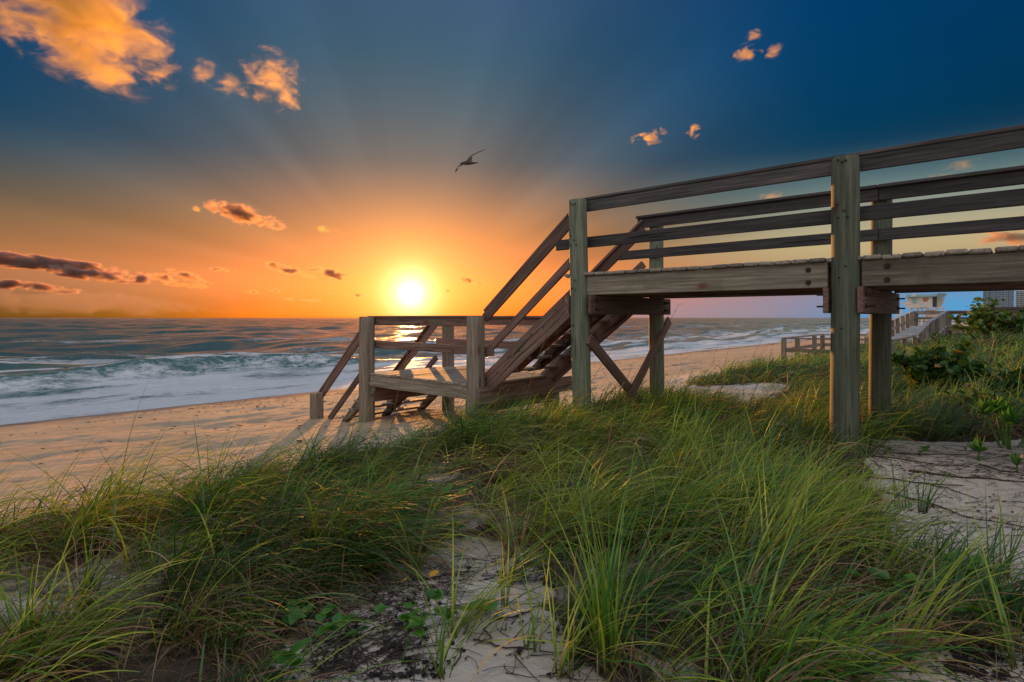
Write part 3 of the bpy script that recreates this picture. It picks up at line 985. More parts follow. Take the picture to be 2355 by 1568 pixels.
# ------------------------------------------------------------------ the next beach access along the shore
def make_access():
    b0, a0, zb = 40.0, 2.9, 1.9
    root = empty('boardwalk', W(a0, b0, zb), (0, 0, PHI),
                 'distant grey beach access with raised walk and long pale ramp beyond the sea grapes', 'boardwalk')
    OFF = Vector((b0, a0, zb))

    def L(b, a, z):
        return Vector((b, a, z)) - OFF
    fw = M['farwood']
    sd = 200

    def pst(b, a, top, rr=0.11):
        nonlocal sd
        w = W(a, b)
        sd += 1
        return post('post', L(b, a, min(gzs(w.x, w.y), top - 0.9) - 0.3), L(b, a, top), rr, fw, root, sd, segs=12)
    zd, zr = 2.52, 3.36
    # raised walk
    for a in (4.5, 2.9, 0.3, -2.4, -5.1, -7.8, -10.5, -13.2, -16):
        if a < 4.4:
            pst(40.0, a, zr - 0.04)
        pst(41.85, a, zr - 0.04)
    pst(40.0, 4.5, zr - 0.04)
    pst(40.9, 4.5, zr - 0.04)
    board('rail_cap', L(40.0, 2.85, zr), L(40.0, -16.2, zr), 0.15, 0.05, fw, root)
    board('rail_cap', L(41.85, 4.55, zr), L(41.85, -16.2, zr), 0.15, 0.05, fw, root)
    board('rail_cap', L(40.1, 4.5, zr), L(41.75, 4.5, zr), 0.15, 0.05, fw, root)
    for b, e in ((40.12, 2.85), (41.73, 4.45)):
        board('mid_rail', L(b, e, 2.96), L(b, -16.2, 2.96), 0.04, 0.13, fw, root)
        board('top_rail', L(b, e, zr - 0.10), L(b, -16.2, zr - 0.10), 0.04, 0.13, fw, root)
    board('mid_rail', L(40.1, 4.38, 2.96), L(41.7, 4.38, 2.96), 0.04, 0.13, fw, root)
    board('stringer', L(40.0, 2.8, zd - 0.16), L(40.0, -16.2, zd - 0.16), 0.05, 0.24, fw, root)
    board('stringer', L(41.85, 4.5, zd - 0.16), L(41.85, -16.2, zd - 0.16), 0.05, 0.24, fw, root)
    a = 4.55
    while a > -16:
        board('deck_board', L(39.95, a, zd - 0.02), L(41.9, a, zd - 0.02), 0.14, 0.04, fw, root, jit=0.004)
        a -= 0.15
    # ramp in two runs
    runs = [(40.0, zr, 33.0, 2.90), (33.0, 2.90, 32.2, 2.88), (32.2, 2.88, 26.7, 2.30)]
    for ba, za, bb, zb2 in runs:
        for a in (2.9, 4.5):
            board('ramp_handrail', L(ba, a, za), L(bb, a, zb2), 0.15, 0.05, M['farramp'], root)
            board('mid_rail', L(ba, a + (0.1 if a < 3 else -0.1), za - 0.42), L(bb, a + (0.1 if a < 3 else -0.1), zb2 - 0.42), 0.04, 0.12, fw, root)
            board('stringer', L(ba, a, za - 0.98), L(bb, a, zb2 - 0.98), 0.05, 0.22, fw, root)
        n = max(2, int((ba - bb) / 0.15))
        for k in range(n):
            f = (k + 0.5) / n
            b = ba + (bb - ba) * f
            z = za + (zb2 - za) * f - 0.84
            board('deck_board', L(b, 2.85, z), L(b, 4.55, z), 0.14, 0.04, M['farramp'], root, jit=0.003)
        m = max(1, int((ba - bb) / 1.6))
        for k in range(m):
            f = k / m
            b = ba + (bb - ba) * f
            for a in (2.9, 4.5):
                if b < 39.9:
                    pst(b, a, za + (zb2 - za) * f - 0.03, 0.10)
    # low landing near the beach
    zl, zlr = 1.45, 2.27
    for b, a in ((21.3, 6.1), (21.3, 4.3), (21.3, 2.9), (23.0, 6.1), (25.4, 6.1), (26.7, 2.9), (26.7, 4.5), (26.7, 6.1), (24.0, 2.9)):
        pst(b, a, zlr - 0.03, 0.095)
    for p, q in (((21.3, 6.1), (21.3, 2.9)), ((21.3, 6.1), (26.7, 6.1)), ((26.7, 6.1), (26.7, 4.5)), ((21.3, 2.9), (26.7, 2.9))):
        board('rail_cap', L(p[0], p[1], zlr), L(q[0], q[1], zlr + 0.02), 0.14, 0.05, fw, root)
        board('mid_rail', L(p[0], p[1], zlr - 0.42), L(q[0], q[1], zlr - 0.40), 0.04, 0.13, fw, root)
        board('stringer', L(p[0], p[1], zl - 0.15), L(q[0], q[1], zl - 0.15), 0.05, 0.2, fw, root)
    b = 21.4
    while b < 26.7:
        board('deck_board', L(b, 2.85, zl - 0.02), L(b, 6.15, zl - 0.02), 0.14, 0.04, fw, root, jit=0.003)
        b += 0.15


make_access()


# ------------------------------------------------------------------ lifeguard tower
def prism(name, pts, y0, y1, mat, parent):
    """an outline in x, z given depth y0..y1"""
    bm = bmesh.new()
    f = [bm.verts.new((x, y0, z)) for x, z in pts]
    g = [bm.verts.new((x, y1, z)) for x, z in pts]
    bm.faces.new(f)
    bm.faces.new(g[::-1])
    for i in range(len(pts)):
        j = (i + 1) % len(pts)
        bm.faces.new((f[j], f[i], g[i], g[j]))
    bmesh.ops.recalc_face_normals(bm, faces=list(bm.faces))
    bmesh.ops.bevel(bm, geom=list(bm.edges), offset=0.015, segments=1, affect='EDGES')
    return link(name, from_bm(name, bm), mat, parent)


def boxp(name, x0, x1, y0, y1, z0, z1, mat, parent, bev=0.01):
    me = box_mesh(x1 - x0, y1 - y0, z1 - z0, bev).copy()
    o = link(name, me, mat, parent)
    o.location = ((x0 + x1) / 2, (y0 + y1) / 2, (z0 + z1) / 2)
    return o


def make_tower():
    Y = 90.0
    s = Y / F
    X = (2119 - 1177) * s
    g = gzs(X, Y)
    root = empty('lifeguard_tower', (X, Y, g), (0, 0, R(-54)),
                 'white lifeguard tower with pale blue roof and orange lettering', 'lifeguard tower')
    h = CAMZ - g

    def z(v):
        return h + (730 - v) * s

    def x(u):
        return (u - 2119) * s * 0.83
    w = M['white']
    # base of lattice panels on four legs
    for lx in (x(2100), x(2124), x(2160)):
        for ly in (-0.9, 1.6):
            boxp('leg', lx - 0.1, lx + 0.1, ly - 0.1, ly + 0.1, -0.3, z(709), w, root)
    boxp('base_wall', x(2125), x(2160) - 0.12, 0.25, 0.33, 0.2, z(712), w, root)
    for k in range(3):
        zz = 0.3 + (z(712) - 0.5) * k / 2.5
        boxp('base_slat', x(2102), x(2158), -0.86, -0.80, zz, zz + 0.1, M['dark'], root)
    boxp('floor', x(2093), x(2163), -1.4, 2.0, z(709), z(707), w, root)
    # sloping skirt, like the bow of a boat
    prism('skirt', [(x(2076), z(693)), (x(2144), z(706.5)), (x(2098), z(709))], -1.75, -1.45, w, root)
    # cabin
    boxp('cabin_wall', x(2092), x(2146), -1.1, -1.0, z(707), z(683.3), w, root)
    boxp('cabin_wall', x(2092), x(2146), 1.7, 1.8, z(707), z(683.3), w, root)
    boxp('cabin_wall', x(2146) + 0.003, x(2146) + 0.1, -1.1, 1.8, z(707), z(683.3), w, root)
    boxp('cabin_wall', x(2092) - 0.1, x(2092) - 0.003, -1.1, 1.8, z(707), z(683.3), w, root)
    boxp('door', x(2149), x(2150), -0.6, 0.8, z(706.5), z(684), M['dark'], root)
    prism('fin', [(x(2158), z(707)), (x(2166), z(688)), (x(2162), z(686)), (x(2168), z(684)), (x(2150), z(684)), (x(2150), z(707))], 1.1, 1.2, w, root)
    boxp('window_shutter', x(2103), x(2113), -1.2, -1.12, z(697), z(686), M['roofteal'], root)
    # roof with upturned wings
    prism('roof', [(x(2088), z(683)), (x(2160), z(683)), (x(2167), z(675.5)), (x(2163), z(677)), (x(2158), z(681)), (x(2158), z(677.5)), (x(2089), z(677.5))], -1.7, 2.2, M['roofteal'], root)
    prism('dormer', [(x(2102), z(682.5)), (x(2116), z(682.5)), (x(2112.5), z(675))], -2.0, -1.72, w, root)
    # lettering, too far off to read: two short rows of strokes
    yy = -1.13
    row = [(2128.0, 0), (2129.6, 1), (2131.2, 0), (2133.0, 1), (2134.6, 0), (2136.4, 1), (2138.0, 0), (2139.6, 1)]
    bm = bmesh.new()

    def stroke(x0, z0, x1, z1, t=0.045):
        d = Vector((x1 - x0, 0, z1 - z0))
        L_ = d.length
        m = Matrix.Translation(((x0 + x1) / 2, yy, (z0 + z1) / 2)) @ Matrix.Rotation(-math.atan2(z1 - z0, x1 - x0), 4, 'Y') @ Matrix.Diagonal((L_, 0.02, t * 2, 1))
        bmesh.ops.create_cube(bm, size=1.0, matrix=m)
    for i, (u, k) in enumerate(row):
        stroke(x(u), z(686.2 if k == 0 else 689.2), x(u + 1.2), z(689.2 if k == 0 else 686.2))
        if i % 3 == 0:
            stroke(x(u), z(687.6), x(u + 1.4), z(687.6))
    for i, u in enumerate((2129.5, 2131.0, 2132.6, 2134.4, 2136.0, 2137.2)):
        stroke(x(u), z(690.2 if i % 2 else 693.6), x(u + 0.9), z(693.6 if i % 2 else 690.2))
    link('lettering', from_bm('lettering', bm), M['orange'], root)
    for k in range(5):
        u = 2064 + k * 4
        boxp('ramp_baluster', x(u) - 0.04, x(u) + 0.04, -1.5, -1.42, 0.2 + k * 0.35, z(718 - k * 2), w, root)


make_tower()


# ------------------------------------------------------------------ far buildings
def make_apartments():
    def block(label, Y, u0, u1, vtop, secs, towers, nfl=13):
        s = Y / F
        xc = ((u0 + u1) / 2 - 1177) * s
        ct = math.cos(math.atan2(xc, Y))
        root = empty('apartment_building', (xc, Y, 3.2), (0, 0, -math.atan2(xc, Y)), label, 'building', 'apartment blocks on the skyline')
        X = lambda u: (u - (u0 + u1) / 2) * s * ct
        Z = lambda v: CAMZ + (730 - v) * s - 3.2
        top = Z(vtop)
        boxp('wall', X(u0), X(u1), 0, 18, -0.5, top, M['concrete'], root, 0.05)
        boxp('parapet', X(u0) + 0.4, X(u1) - 0.4, 0.5, 3.0, top + 0.003, top + 0.9, M['concrete'], root, 0.05)
        fh = 4.74 * s
        wm, bm_ = None, None
        for (a, b, n) in secs:
            wd = (X(b) - X(a)) / n
            for f in range(nfl):
                z1 = top - 0.5 - f * fh
                for k in range(n):
                    x0 = X(a) + k * wd
                    mesh = box_mesh(round(wd - 0.7, 2), 0.6, round(fh * 0.55, 2), 0.02)
                    if len(mesh.materials) == 0:
                        mesh.materials.append(M['glass'])
                    o = link('window', mesh, None, root)
                    o.location = (x0 + wd / 2, -0.1, z1 - fh * 0.3)
                mesh = box_mesh(round(X(b) - X(a), 2), 1.4, 0.3, 0.02)
                if len(mesh.materials) == 0:
                    mesh.materials.append(M['concrete'])
                o = link('balcony', mesh, None, root)
                o.location = ((X(a) + X(b)) / 2, -0.75, z1 - fh * 0.66)
        for (a, b, vt) in towers:
            boxp('stair_tower', X(a), X(b), -1.6, 12, -0.5, Z(vt), M['tower'], root, 0.05)
        for u in (u0 + (u1 - u0) * 0.5, u0 + (u1 - u0) * 0.62):
            boxp('roof_tank', X(u), X(u) + 3.0, 3.2, 6, top + 0.003, top + 2.6, M['tower'], root, 0.05)
    block('pale high rise with dark stair tower, left of the two on the skyline', 850.0, 2259, 2331, 666.3,
          [(2259.5, 2278.5, 2), (2286.5, 2309.5, 3), (2310.0, 2320.5, 2), (2325, 2330.5, 1)], [(2279, 2285.8, 661.5), (2321, 2324.5, 665)])
    block('pale high rise at the right edge of the skyline, lower of the two', 860.0, 2333, 2440, 667.5,
          [(2334, 2360, 3), (2366, 2438, 6)], [(2361, 2365, 663)])


make_apartments()


def make_house():
    Y = 120.0
    s = Y / F
    X = (2372 - 1177) * s
    g = gzs(X, Y)
    root = empty('beach_house', (X, Y, g), (0, 0, R(-42)), 'low brown beach house behind the distant rail and sea grape', 'house')
    top = CAMZ + (730 - 711) * s - g
    boxp('wall', -7.5, 9, 0, 8, -0.5, top, M['brownwall'], root, 0.03)
    prism('roof', [(-8.2, top + 0.003), (9.6, top + 0.003), (8.4, top + 0.55), (-7.0, top + 0.55)], -0.9, 8.8, M['brownroof'], root)
    for k in range(5):
        w = boxp('window', -6.6 + k * 3.1, -5.2 + k * 3.1, -0.06, 0.05, top - 1.9, top - 0.8, M['glass'], root, 0.01)
        boxp('sill', -0.75, 0.75, -0.10, 0.0, -0.68, -0.57, M['white'], w, 0.01)


make_house()


# ------------------------------------------------------------------ gull
def make_gull():
    c = at(1078, 371, 22.0)
    s = 22.0 / F
    root = empty('seagull', c, (0, 0, 0), 'lone gull gliding with long bent wings above the sunset', 'bird')

    def loft(bm, secs):
        """secs: list of (centre, half chord vector, half thickness vector)"""
        prev = None
        for c_, e, f in secs:
            c_, e, f = Vector(c_), Vector(e), Vector(f)
            ring = [bm.verts.new(c_ + e * math.cos(q) + f * math.sin(q)) for q in [2 * math.pi * k / 12 for k in range(12)]]
            if prev:
                for k in range(12):
                    bm.faces.new((prev[k], prev[(k + 1) % 12], ring[(k + 1) % 12], ring[k]))
            else:
                bm.faces.new(ring[::-1])
            prev = ring
        bm.faces.new(prev)

    def P(u, v, d=0.0):
        return Vector(((u - 1078) * s, d, (371 - v) * s))
    bm = bmesh.new()
    # trunk from bill side (left) to tail (right); seen from behind and below
    ax = [(1061, 375.5, 0.020, 0.020), (1064, 375.0, 0.045, 0.045), (1068, 374.6, 0.055, 0.06), (1073, 374.2, 0.075, 0.085), (1078, 374.2, 0.072, 0.085),
          (1084, 374.4, 0.050, 0.06), (1089, 374.4, 0.024, 0.05), (1096, 373.6, 0.010, 0.055)]
    loft(bm, [(P(u, v, 0.0), (0, d_, 0), (0, 0, h)) for u, v, h, d_ in ax])
    # upper wing: root, wrist, tip (far side, raised), its underside turned to the viewer
    loft(bm, [(P(1077, 374, 0.02), (0.105, 0, 0.0), (0, 0.03, 0.02)), (P(1078.5, 366, 0.12), (0.085, 0, -0.015), (0, 0.024, 0.02)),
              (P(1079, 359, 0.20), (0.095, 0, 0.035), (0, 0.02, 0.022)), (P(1085, 353.5, 0.26), (0.085, 0, 0.045), (0, 0.016, 0.026)),
              (P(1095, 347.5, 0.32), (0.06, 0, 0.035), (0, 0.014, 0.020)), (P(1111, 339.5, 0.40), (0.02, 0, 0.012), (0, 0.010, 0.009))])
    # lower wing (near side, dropped)
    loft(bm, [(P(1074, 375, -0.03), (0.10, 0, 0.02), (0, 0.03, 0.03)), (P(1066, 379.5, -0.14), (0.07, 0, 0.05), (0, 0.024, 0.024)),
              (P(1060, 383, -0.22), (0.06, 0, 0.045), (0, 0.02, 0.024)), (P(1056.5, 389, -0.28), (0.055, 0, 0.012), (0, 0.016, 0.02)),
              (P(1053, 399, -0.36), (0.018, 0, 0.006), (0, 0.010, 0.010))])
    bmesh.ops.recalc_face_normals(bm, faces=list(bm.faces))
    o = link('body', from_bm('body', bm, True), M['bird'], root)
    rm = o.modifiers.new('one_surface', 'REMESH')
    rm.mode = 'VOXEL'
    rm.voxel_size = 0.009
    rm.use_smooth_shade = True
    bm = bmesh.new()
    bmesh.ops.create_cone(bm, cap_ends=True, segments=8, radius1=0.014, radius2=0.003, depth=0.055)
    b = link('bill', from_bm('bill', bm, True), M['birdbill'], root)
    b.location = P(1060, 375.8)
    b.rotation_euler = (0, R(-95), 0)
    root.scale = (1.15, 1.15, 1.15)


make_gull()


# ------------------------------------------------------------------ grass
def inpoly(X, Y, poly):
    X = np.asarray(X)
    Y = np.asarray(Y)
    c = np.zeros(X.shape, bool)
    n = len(poly)
    j = n - 1
    for i in range(n):
        xi, yi = poly[i][0], poly[i][1]
        xj, yj = poly[j][0], poly[j][1]
        cond = ((yi > Y) != (yj > Y)) & (X < (xj - xi) * (Y - yi) / (yj - yi + 1e-12) + xi)
        c ^= cond
        j = i
    return c


def bare(pts, z=1.66):
    return [tuple(on_plane(u, v, z)[:2]) for u, v in pts]


BARE = [bare([(420, 3600), (560, 1640), (600, 1520), (670, 1420), (800, 1330), (920, 1270), (1040, 1225), (1190, 1235), (1275, 1310), (1320, 1420), (1345, 1500), (1350, 1640), (1420, 3600)]),
        bare([(-60, 1365), (90, 1335), (150, 1360), (160, 1400), (100, 1430), (-60, 1440)]),
        bare([(1985, 1015), (2700, 1000), (2700, 1400), (2354, 1370), (2230, 1330), (2110, 1280), (2030, 1200), (1995, 1100)], 1.70),
        bare([(2140, 1505), (2420, 1485), (2420, 1640), (2600, 3600), (1900, 3600), (2060, 1640)]),
        bare([(1480, 1500), (1590, 1490), (1620, 1640), (1640, 3600), (1440, 3600), (1440, 1640)])]

COVERED = bare([(1600, 1010), (1900, 1005), (1915, 950), (1700, 948), (1600, 965)], 1.66)

PALETTE = np.array([(0.024, 0.095, 0.013), (0.055, 0.170, 0.014), (0.140, 0.300, 0.018), (0.360, 0.440, 0.030),
                    (0.440, 0.320, 0.130), (0.330, 0.195, 0.100), (0.100, 0.062, 0.044)])


def blades(P, Lh, wid, az, th0, bend, tint, seg=7, rng=RNG, pw=1.25):
    """ribbons: roots P (n,3), length, width, heading, lean at root, extra bend, colour"""
    n = len(P)
    t = np.linspace(0, 1, seg)
    tm = (t[1:] + t[:-1]) / 2
    th = th0[:, None] + bend[:, None] * tm[None, :] ** pw
    az_ = az[:, None] + rng.normal(0, 0.12, n)[:, None] * tm[None, :]
    ds = (Lh / (seg - 1))[:, None]
    dx = np.sin(th) * np.cos(az_) * ds
    dy = np.sin(th) * np.sin(az_) * ds
    dz = np.cos(th) * ds
    pos = np.zeros((n, seg, 3))
    pos[:, 1:, 0] = np.cumsum(dx, 1)
    pos[:, 1:, 1] = np.cumsum(dy, 1)
    pos[:, 1:, 2] = np.cumsum(dz, 1)
    pos += P[:, None, :]
    # across the blade: level, turned a little by a roll of its own
    roll = rng.normal(0, 0.9, n)
    sx = -np.sin(az) * np.cos(roll)
    sy = np.cos(az) * np.cos(roll)
    sz = np.sin(roll) * 0.6
    side = np.stack([sx + np.cos(az) * np.sin(roll) * 0.6, sy + np.sin(az) * np.sin(roll) * 0.6, sz], -1)
    side /= np.linalg.norm(side, axis=1, keepdims=True)
    prof = np.clip(1.02 - t, 0.0, 1) ** 0.65 * np.clip(0.65 + t * 2, 0, 1)
    hw = (wid[:, None] * prof[None, :] * 0.5)[:, :, None] * side[:, None, :]
    V = np.stack([pos - hw, pos + hw], 2).reshape(n, seg * 2, 3)
    base = np.arange(n)[:, None, None] * seg * 2
    k = np.arange(seg - 1)[None, :, None] * 2
    Q = (base + k + np.array([0, 1, 3, 2])[None, None, :]).reshape(-1, 4)
    # brown sheath and painted shade darken the foot, drier at the tip
    col = np.repeat(tint[:, None, :], seg, 1)
    dry = np.array([0.27, 0.20, 0.10])
    f = (np.clip((t - 0.72) / 0.28, 0, 1) * 0.55)[None, :, None] * rng.uniform(0, 1, n)[:, None, None]
    col = col * (1 - f) + dry * f
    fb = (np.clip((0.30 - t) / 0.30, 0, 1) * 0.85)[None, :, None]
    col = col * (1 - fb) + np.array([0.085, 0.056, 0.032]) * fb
    col = np.repeat(col[:, :, None, :], 2, 2).reshape(-1, 3)
    return V.reshape(-1, 3), Q, col


def blade_mesh(name, parts):
    Vs, Qs, Cs, off = [], [], [], 0
    for V, Q, c in parts:
        Vs.append(V)
        Qs.append(Q + off)
        Cs.append(c)
        off += len(V)
    V = np.concatenate(Vs)
    me = mesh_np(name, V, np.concatenate(Qs), True)
    c = np.concatenate(Cs)
    add_attr(me, 'tint', 'FLOAT_COLOR', 'POINT', np.concatenate([c, np.ones((len(c), 1))], 1))
    me.materials.append(M['grass'])
    return me


def grass_density(X, Y):
    a, b = ab(X, Y)
    edge = 5.45 + 1.0 * (fbm(b * 0.7, b * 0 + 2.0, 71, 3) - 0.5) + 0.55 * ss(3.2, 5.5, b) * (1 - ss(8.5, 10, b)) - 0.35 * ss(11, 14, b)
    g = 1 - ss(-0.35, 0.25, a - edge)
    # the sandy gap between the two dunes
    g *= 1 - 0.97 * ss(9.0, 9.7, b) * (1 - ss(11.3, 12.1, b)) * ss(2.6, 3.4, a)
    pn = fbm(X * 1.4, Y * 1.4, 77, 3)
    g *= 0.36 + 0.80 * ss(0.36, 0.58, pn)
    for poly in BARE:
        pts = np.array(poly)
        wx, wy = (fbm(X * 2.5, Y * 2.5, 81, 2) - 0.5) * 0.35, (fbm(X * 2.5, Y * 2.5, 83, 2) - 0.5) * 0.35
        g = np.where(inpoly(X + wx, Y + wy, poly), g * 0.012, g)
    g = np.where(inpoly(X, Y, COVERED), g * 0.22, g)
    g *= np.where(Y < 1.75, 0, 1)
    return g


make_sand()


def make_grass():
    rng = np.random.default_rng(3)
    parts = []

    def field(n, box, wfac, per, Lr, seg, far):
        x = rng.uniform(box[0], box[1], n)
        y = rng.uniform(box[2], box[3], n)
        ok = np.abs(x) < y * 1.12 + 1.6
        x, y = x[ok], y[ok]
        d = grass_density(x, y)
        ok = rng.uniform(0, 1, len(x)) < d
        x, y, d = x[ok], y[ok], d[ok]
        # clumps
        k = rng.integers(per[0], per[1], len(x))
        idx = np.repeat(np.arange(len(x)), k)
        m = len(idx)
        ca = rng.normal(0.02, 0.22, len(x)) + 1.1 * (fbm(x * 0.5, y * 0.5, 97, 2) - 0.5)      # heading of the wind, to the right
        hue = fbm(x * 0.8, y * 0.8, 91, 3) + rng.normal(0, 0.20, len(x)) + 0.22 * np.exp(-(((x - 1.6) / 1.3) ** 2 + ((y - 4.6) / 1.5) ** 2))
        size = rng.uniform(0.65, 1.12, len(x)) * (0.66 + 0.7 * fbm(x * 0.7, y * 0.7, 95, 2))
        # short growth below the sandy bank at right and at the far left
        size = size * (1 - 0.5 * ss(1.5, 2.2, x) * ss(5.2, 4.2, y)) * (1 - 0.25 * ss(2.9, 2.2, y))
        spread = rng.uniform(0.025, 0.065, len(x)) * (1.7 if far else 1.0)
        px = x[idx] + rng.normal(0, 1, m) * spread[idx]
        py = y[idx] + rng.normal(0, 1, m) * spread[idx]
        pz = gz(px, py) - 0.02
        P = np.stack([px, py, pz], -1)
        dist = np.hypot(px, py)
        L = rng.uniform(Lr[0], Lr[1], m) * size[idx]
        wid = np.maximum(rng.uniform(0.0060, 0.0140, m), 0.0018 * dist * wfac)
        az = ca[idx] + rng.normal(0, 0.36, m)
        odd = rng.uniform(0, 1, m) < 0.14
        az = np.where(odd, rng.uniform(-3.14, 3.14, m), az)
        th0 = np.abs(rng.normal(0.60, 0.22, m))
        bend = rng.gamma(4.0, 0.22, m) + 0.22
        dead = rng.uniform(0, 1, m) < np.clip((0.42 if far else 0.28) + rng.normal(0, 0.30, len(x))[idx], 0.03, 0.95)
        bend = np.where(dead, bend + 0.9, bend)
        L = np.where(dead, L * 0.85, L)
        ci = np.clip((hue[idx] - 0.30) * 5.6 + rng.normal(0, 0.75, m), 0, 3).round().astype(int)
        ci = np.where(dead, rng.choice([4, 4, 5, 5, 6], m), ci)
        tint = PALETTE[ci] * rng.uniform(0.75, 1.30, (m, 1))
        parts.append(blades(P, L, wid, az, th0, bend, tint, seg, rng))
        return m
    n1 = field(640, (-4.4, 4.4, 1.8, 3.8), 1.0, (26, 50), (0.50, 0.95), 10, False)
    n2 = field(1750, (-8.5, 8.8, 3.8, 8.2), 1.0, (22, 40), (0.45, 0.85), 8, False)
    n3 = field(2800, (1.5, 15.0, 8.2, 15.0), 1.0, (12, 20), (0.38, 0.66), 6, True)
    n4 = field(6500, (6.0, 36.0, 15.0, 34.0), 1.0, (8, 13), (0.38, 0.66), 5, True)

    # short dead straw about the feet of the clumps
    def straw(n, box, L0, L1):
        x = rng.uniform(box[0], box[1], n)
        y = rng.uniform(box[2], box[3], n)
        ok = (np.abs(x) < y * 1.12 + 1.4) & (rng.uniform(0, 1, n) < grass_density(x, y) * 0.9)
        x, y = x[ok], y[ok]
        m = len(x)
        P = np.stack([x, y, gz(x, y) - 0.01], -1)
        tint = PALETTE[rng.choice([4, 5, 5, 6, 6], m)] * rng.uniform(0.6, 1.1, (m, 1))
        wid = np.maximum(rng.uniform(0.003, 0.006, m), 0.0011 * np.hypot(x, y))
        parts.append(blades(P, rng.uniform(L0, L1, m), wid, rng.uniform(-3.14, 3.14, m), np.abs(rng.normal(0.7, 0.4, m)),
                            rng.uniform(0.5, 2.6, m), tint, 6, rng))
    straw(22000, (-4.2, 4.2, 1.8, 3.8), 0.12, 0.38)
    straw(36000, (-8, 8.5, 3.8, 8.2), 0.12, 0.38)
    me = blade_mesh('dune_grass', parts)
    o = link('dune_grass', me)
    tag(o, 'long green and straw dune grass bent over to the right by the wind', kind='stuff')
    print('blades', n1, n2, n3, n4, 'tris', len(me.polygons) * 2)


make_grass()


# ------------------------------------------------------------------ single tufts, stalks and plants
def tuft(loc, n, L, label, lean=0.22, bend=1.0, w=0.0045, cols=(1, 2, 2, 3, 4), seed=1, heading=0.1, hs=0.9, spread=0.02):
    rng = np.random.default_rng(seed)
    P = np.stack([rng.normal(0, spread, n), rng.normal(0, spread, n), np.full(n, -0.015)], -1)
    az = np.where(rng.uniform(0, 1, n) < 0.35, rng.uniform(-3.14, 3.14, n), rng.normal(heading, hs, n))
    tint = PALETTE[rng.choice(cols, n)] * rng.uniform(0.8, 1.25, (n, 1))
    pr = blades(P, L * rng.uniform(0.6, 1.1, n), np.full(n, w) * rng.uniform(0.8, 1.2, n), az, np.abs(rng.normal(lean, 0.16, n)),
                np.abs(rng.normal(bend, 0.35, n)), tint, 9, rng)
    me = blade_mesh('grass_tuft', [pr])
    o = link('grass_tuft', me)
    o.location = loc
    return tag(o, label, 'grass tuft', 'grass tufts standing in bare sand')


TUFTS = [
    ((957, 1322), 22, 0.50, 'open green tuft on the sand beside the yellow flowered sprig', 0.35, 0.8, (2, 2, 3, 3), 0.2, 1.2),
    ((1185, 1275), 30, 0.48, 'brown based tuft leaning left at the back of the bare sand hollow', 0.55, 0.7, (2, 3, 4, 5, 5), 2.6, 0.5),
    ((1400, 1545), 70, 0.72, 'tall thick tuft rising right of the bare sand hollow', 0.16, 0.45, (1, 2, 2, 3, 3), 2.6, 1.3),
    ((1220, 1500), 14, 0.42, 'thin sparse tuft in the middle of the bare sand hollow', 0.45, 0.4, (2, 2, 3), 0.0, 1.9),
    ((1165, 1400), 6, 0.40, 'few upright blades behind the trailing vine on the hollow', 0.16, 0.25, (2, 3), 0.0, 1.9),
    ((1010, 1560), 14, 0.45, 'straggly dark tuft at the near lip of the bare hollow', 0.3, 0.5, (1, 2, 3), 0.2, 1.4),
    ((1290, 1562), 20, 0.52, 'arching tuft at the near right lip of the bare hollow', 0.4, 0.9, (2, 2, 3, 4), 0.1, 1.3),
    ((2075, 1172), 16, 0.38, 'left clump of two upright tufts on the sand right of the big post', 0.2, 0.3, (0, 1, 1, 2), 0.3, 1.6),
    ((2118, 1178), 22, 0.40, 'right clump of two upright tufts on the sand right of the big post', 0.3, 0.3, (0, 1, 1, 2), 0.1, 1.6),
    ((2300, 1330), 20, 0.55, 'spiky green tuft at the right edge below the sandy bank', 0.22, 0.3, (0, 1, 2, 2), 0.3, 1.4),
    ((2335, 1540), 24, 0.75, 'tall wide bladed tuft in the lower right corner', 0.3, 0.4, (1, 2, 2, 3), 2.6, 0.9),
    ((60, 1530), 30, 0.55, 'dark fine tuft in the lower left corner sand', 0.3, 0.6, (0, 1, 1, 2), 0.4, 1.2),
    ((200, 1400), 24, 0.45, 'fine tuft on the left sand patch', 0.3, 0.6, (0, 1, 1, 2), 0.4, 1.2),
]
for i, (uv, n, L, lab, lean, bend, cols, hd, hs) in enumerate(TUFTS):
    tuft(ground_hit(*uv), n, L, lab, lean, bend, 0.0105, cols, 300 + i, hd, hs)


def tube(bm, pts, r0, r1, sides=4):
    prev = None
    n = len(pts)
    for i, p in enumerate(pts):
        p = Vector(p)
        d = (Vector(pts[min(i + 1, n - 1)]) - Vector(pts[max(i - 1, 0)])).normalized()
        e = d.cross(Vector((0.3, 0.2, 1)) if abs(d.z) < 0.9 else Vector((1, 0, 0))).normalized()
        f = d.cross(e)
        r = r0 + (r1 - r0) * i / max(1, n - 1)
        ring = [bm.verts.new(p + (e * math.cos(q) + f * math.sin(q)) * r) for q in [2 * math.pi * k / sides for k in range(sides)]]
        if prev:
            for k in range(sides):
                bm.faces.new((prev[k], prev[(k + 1) % sides], ring[(k + 1) % sides], ring[k]))
        prev = ring


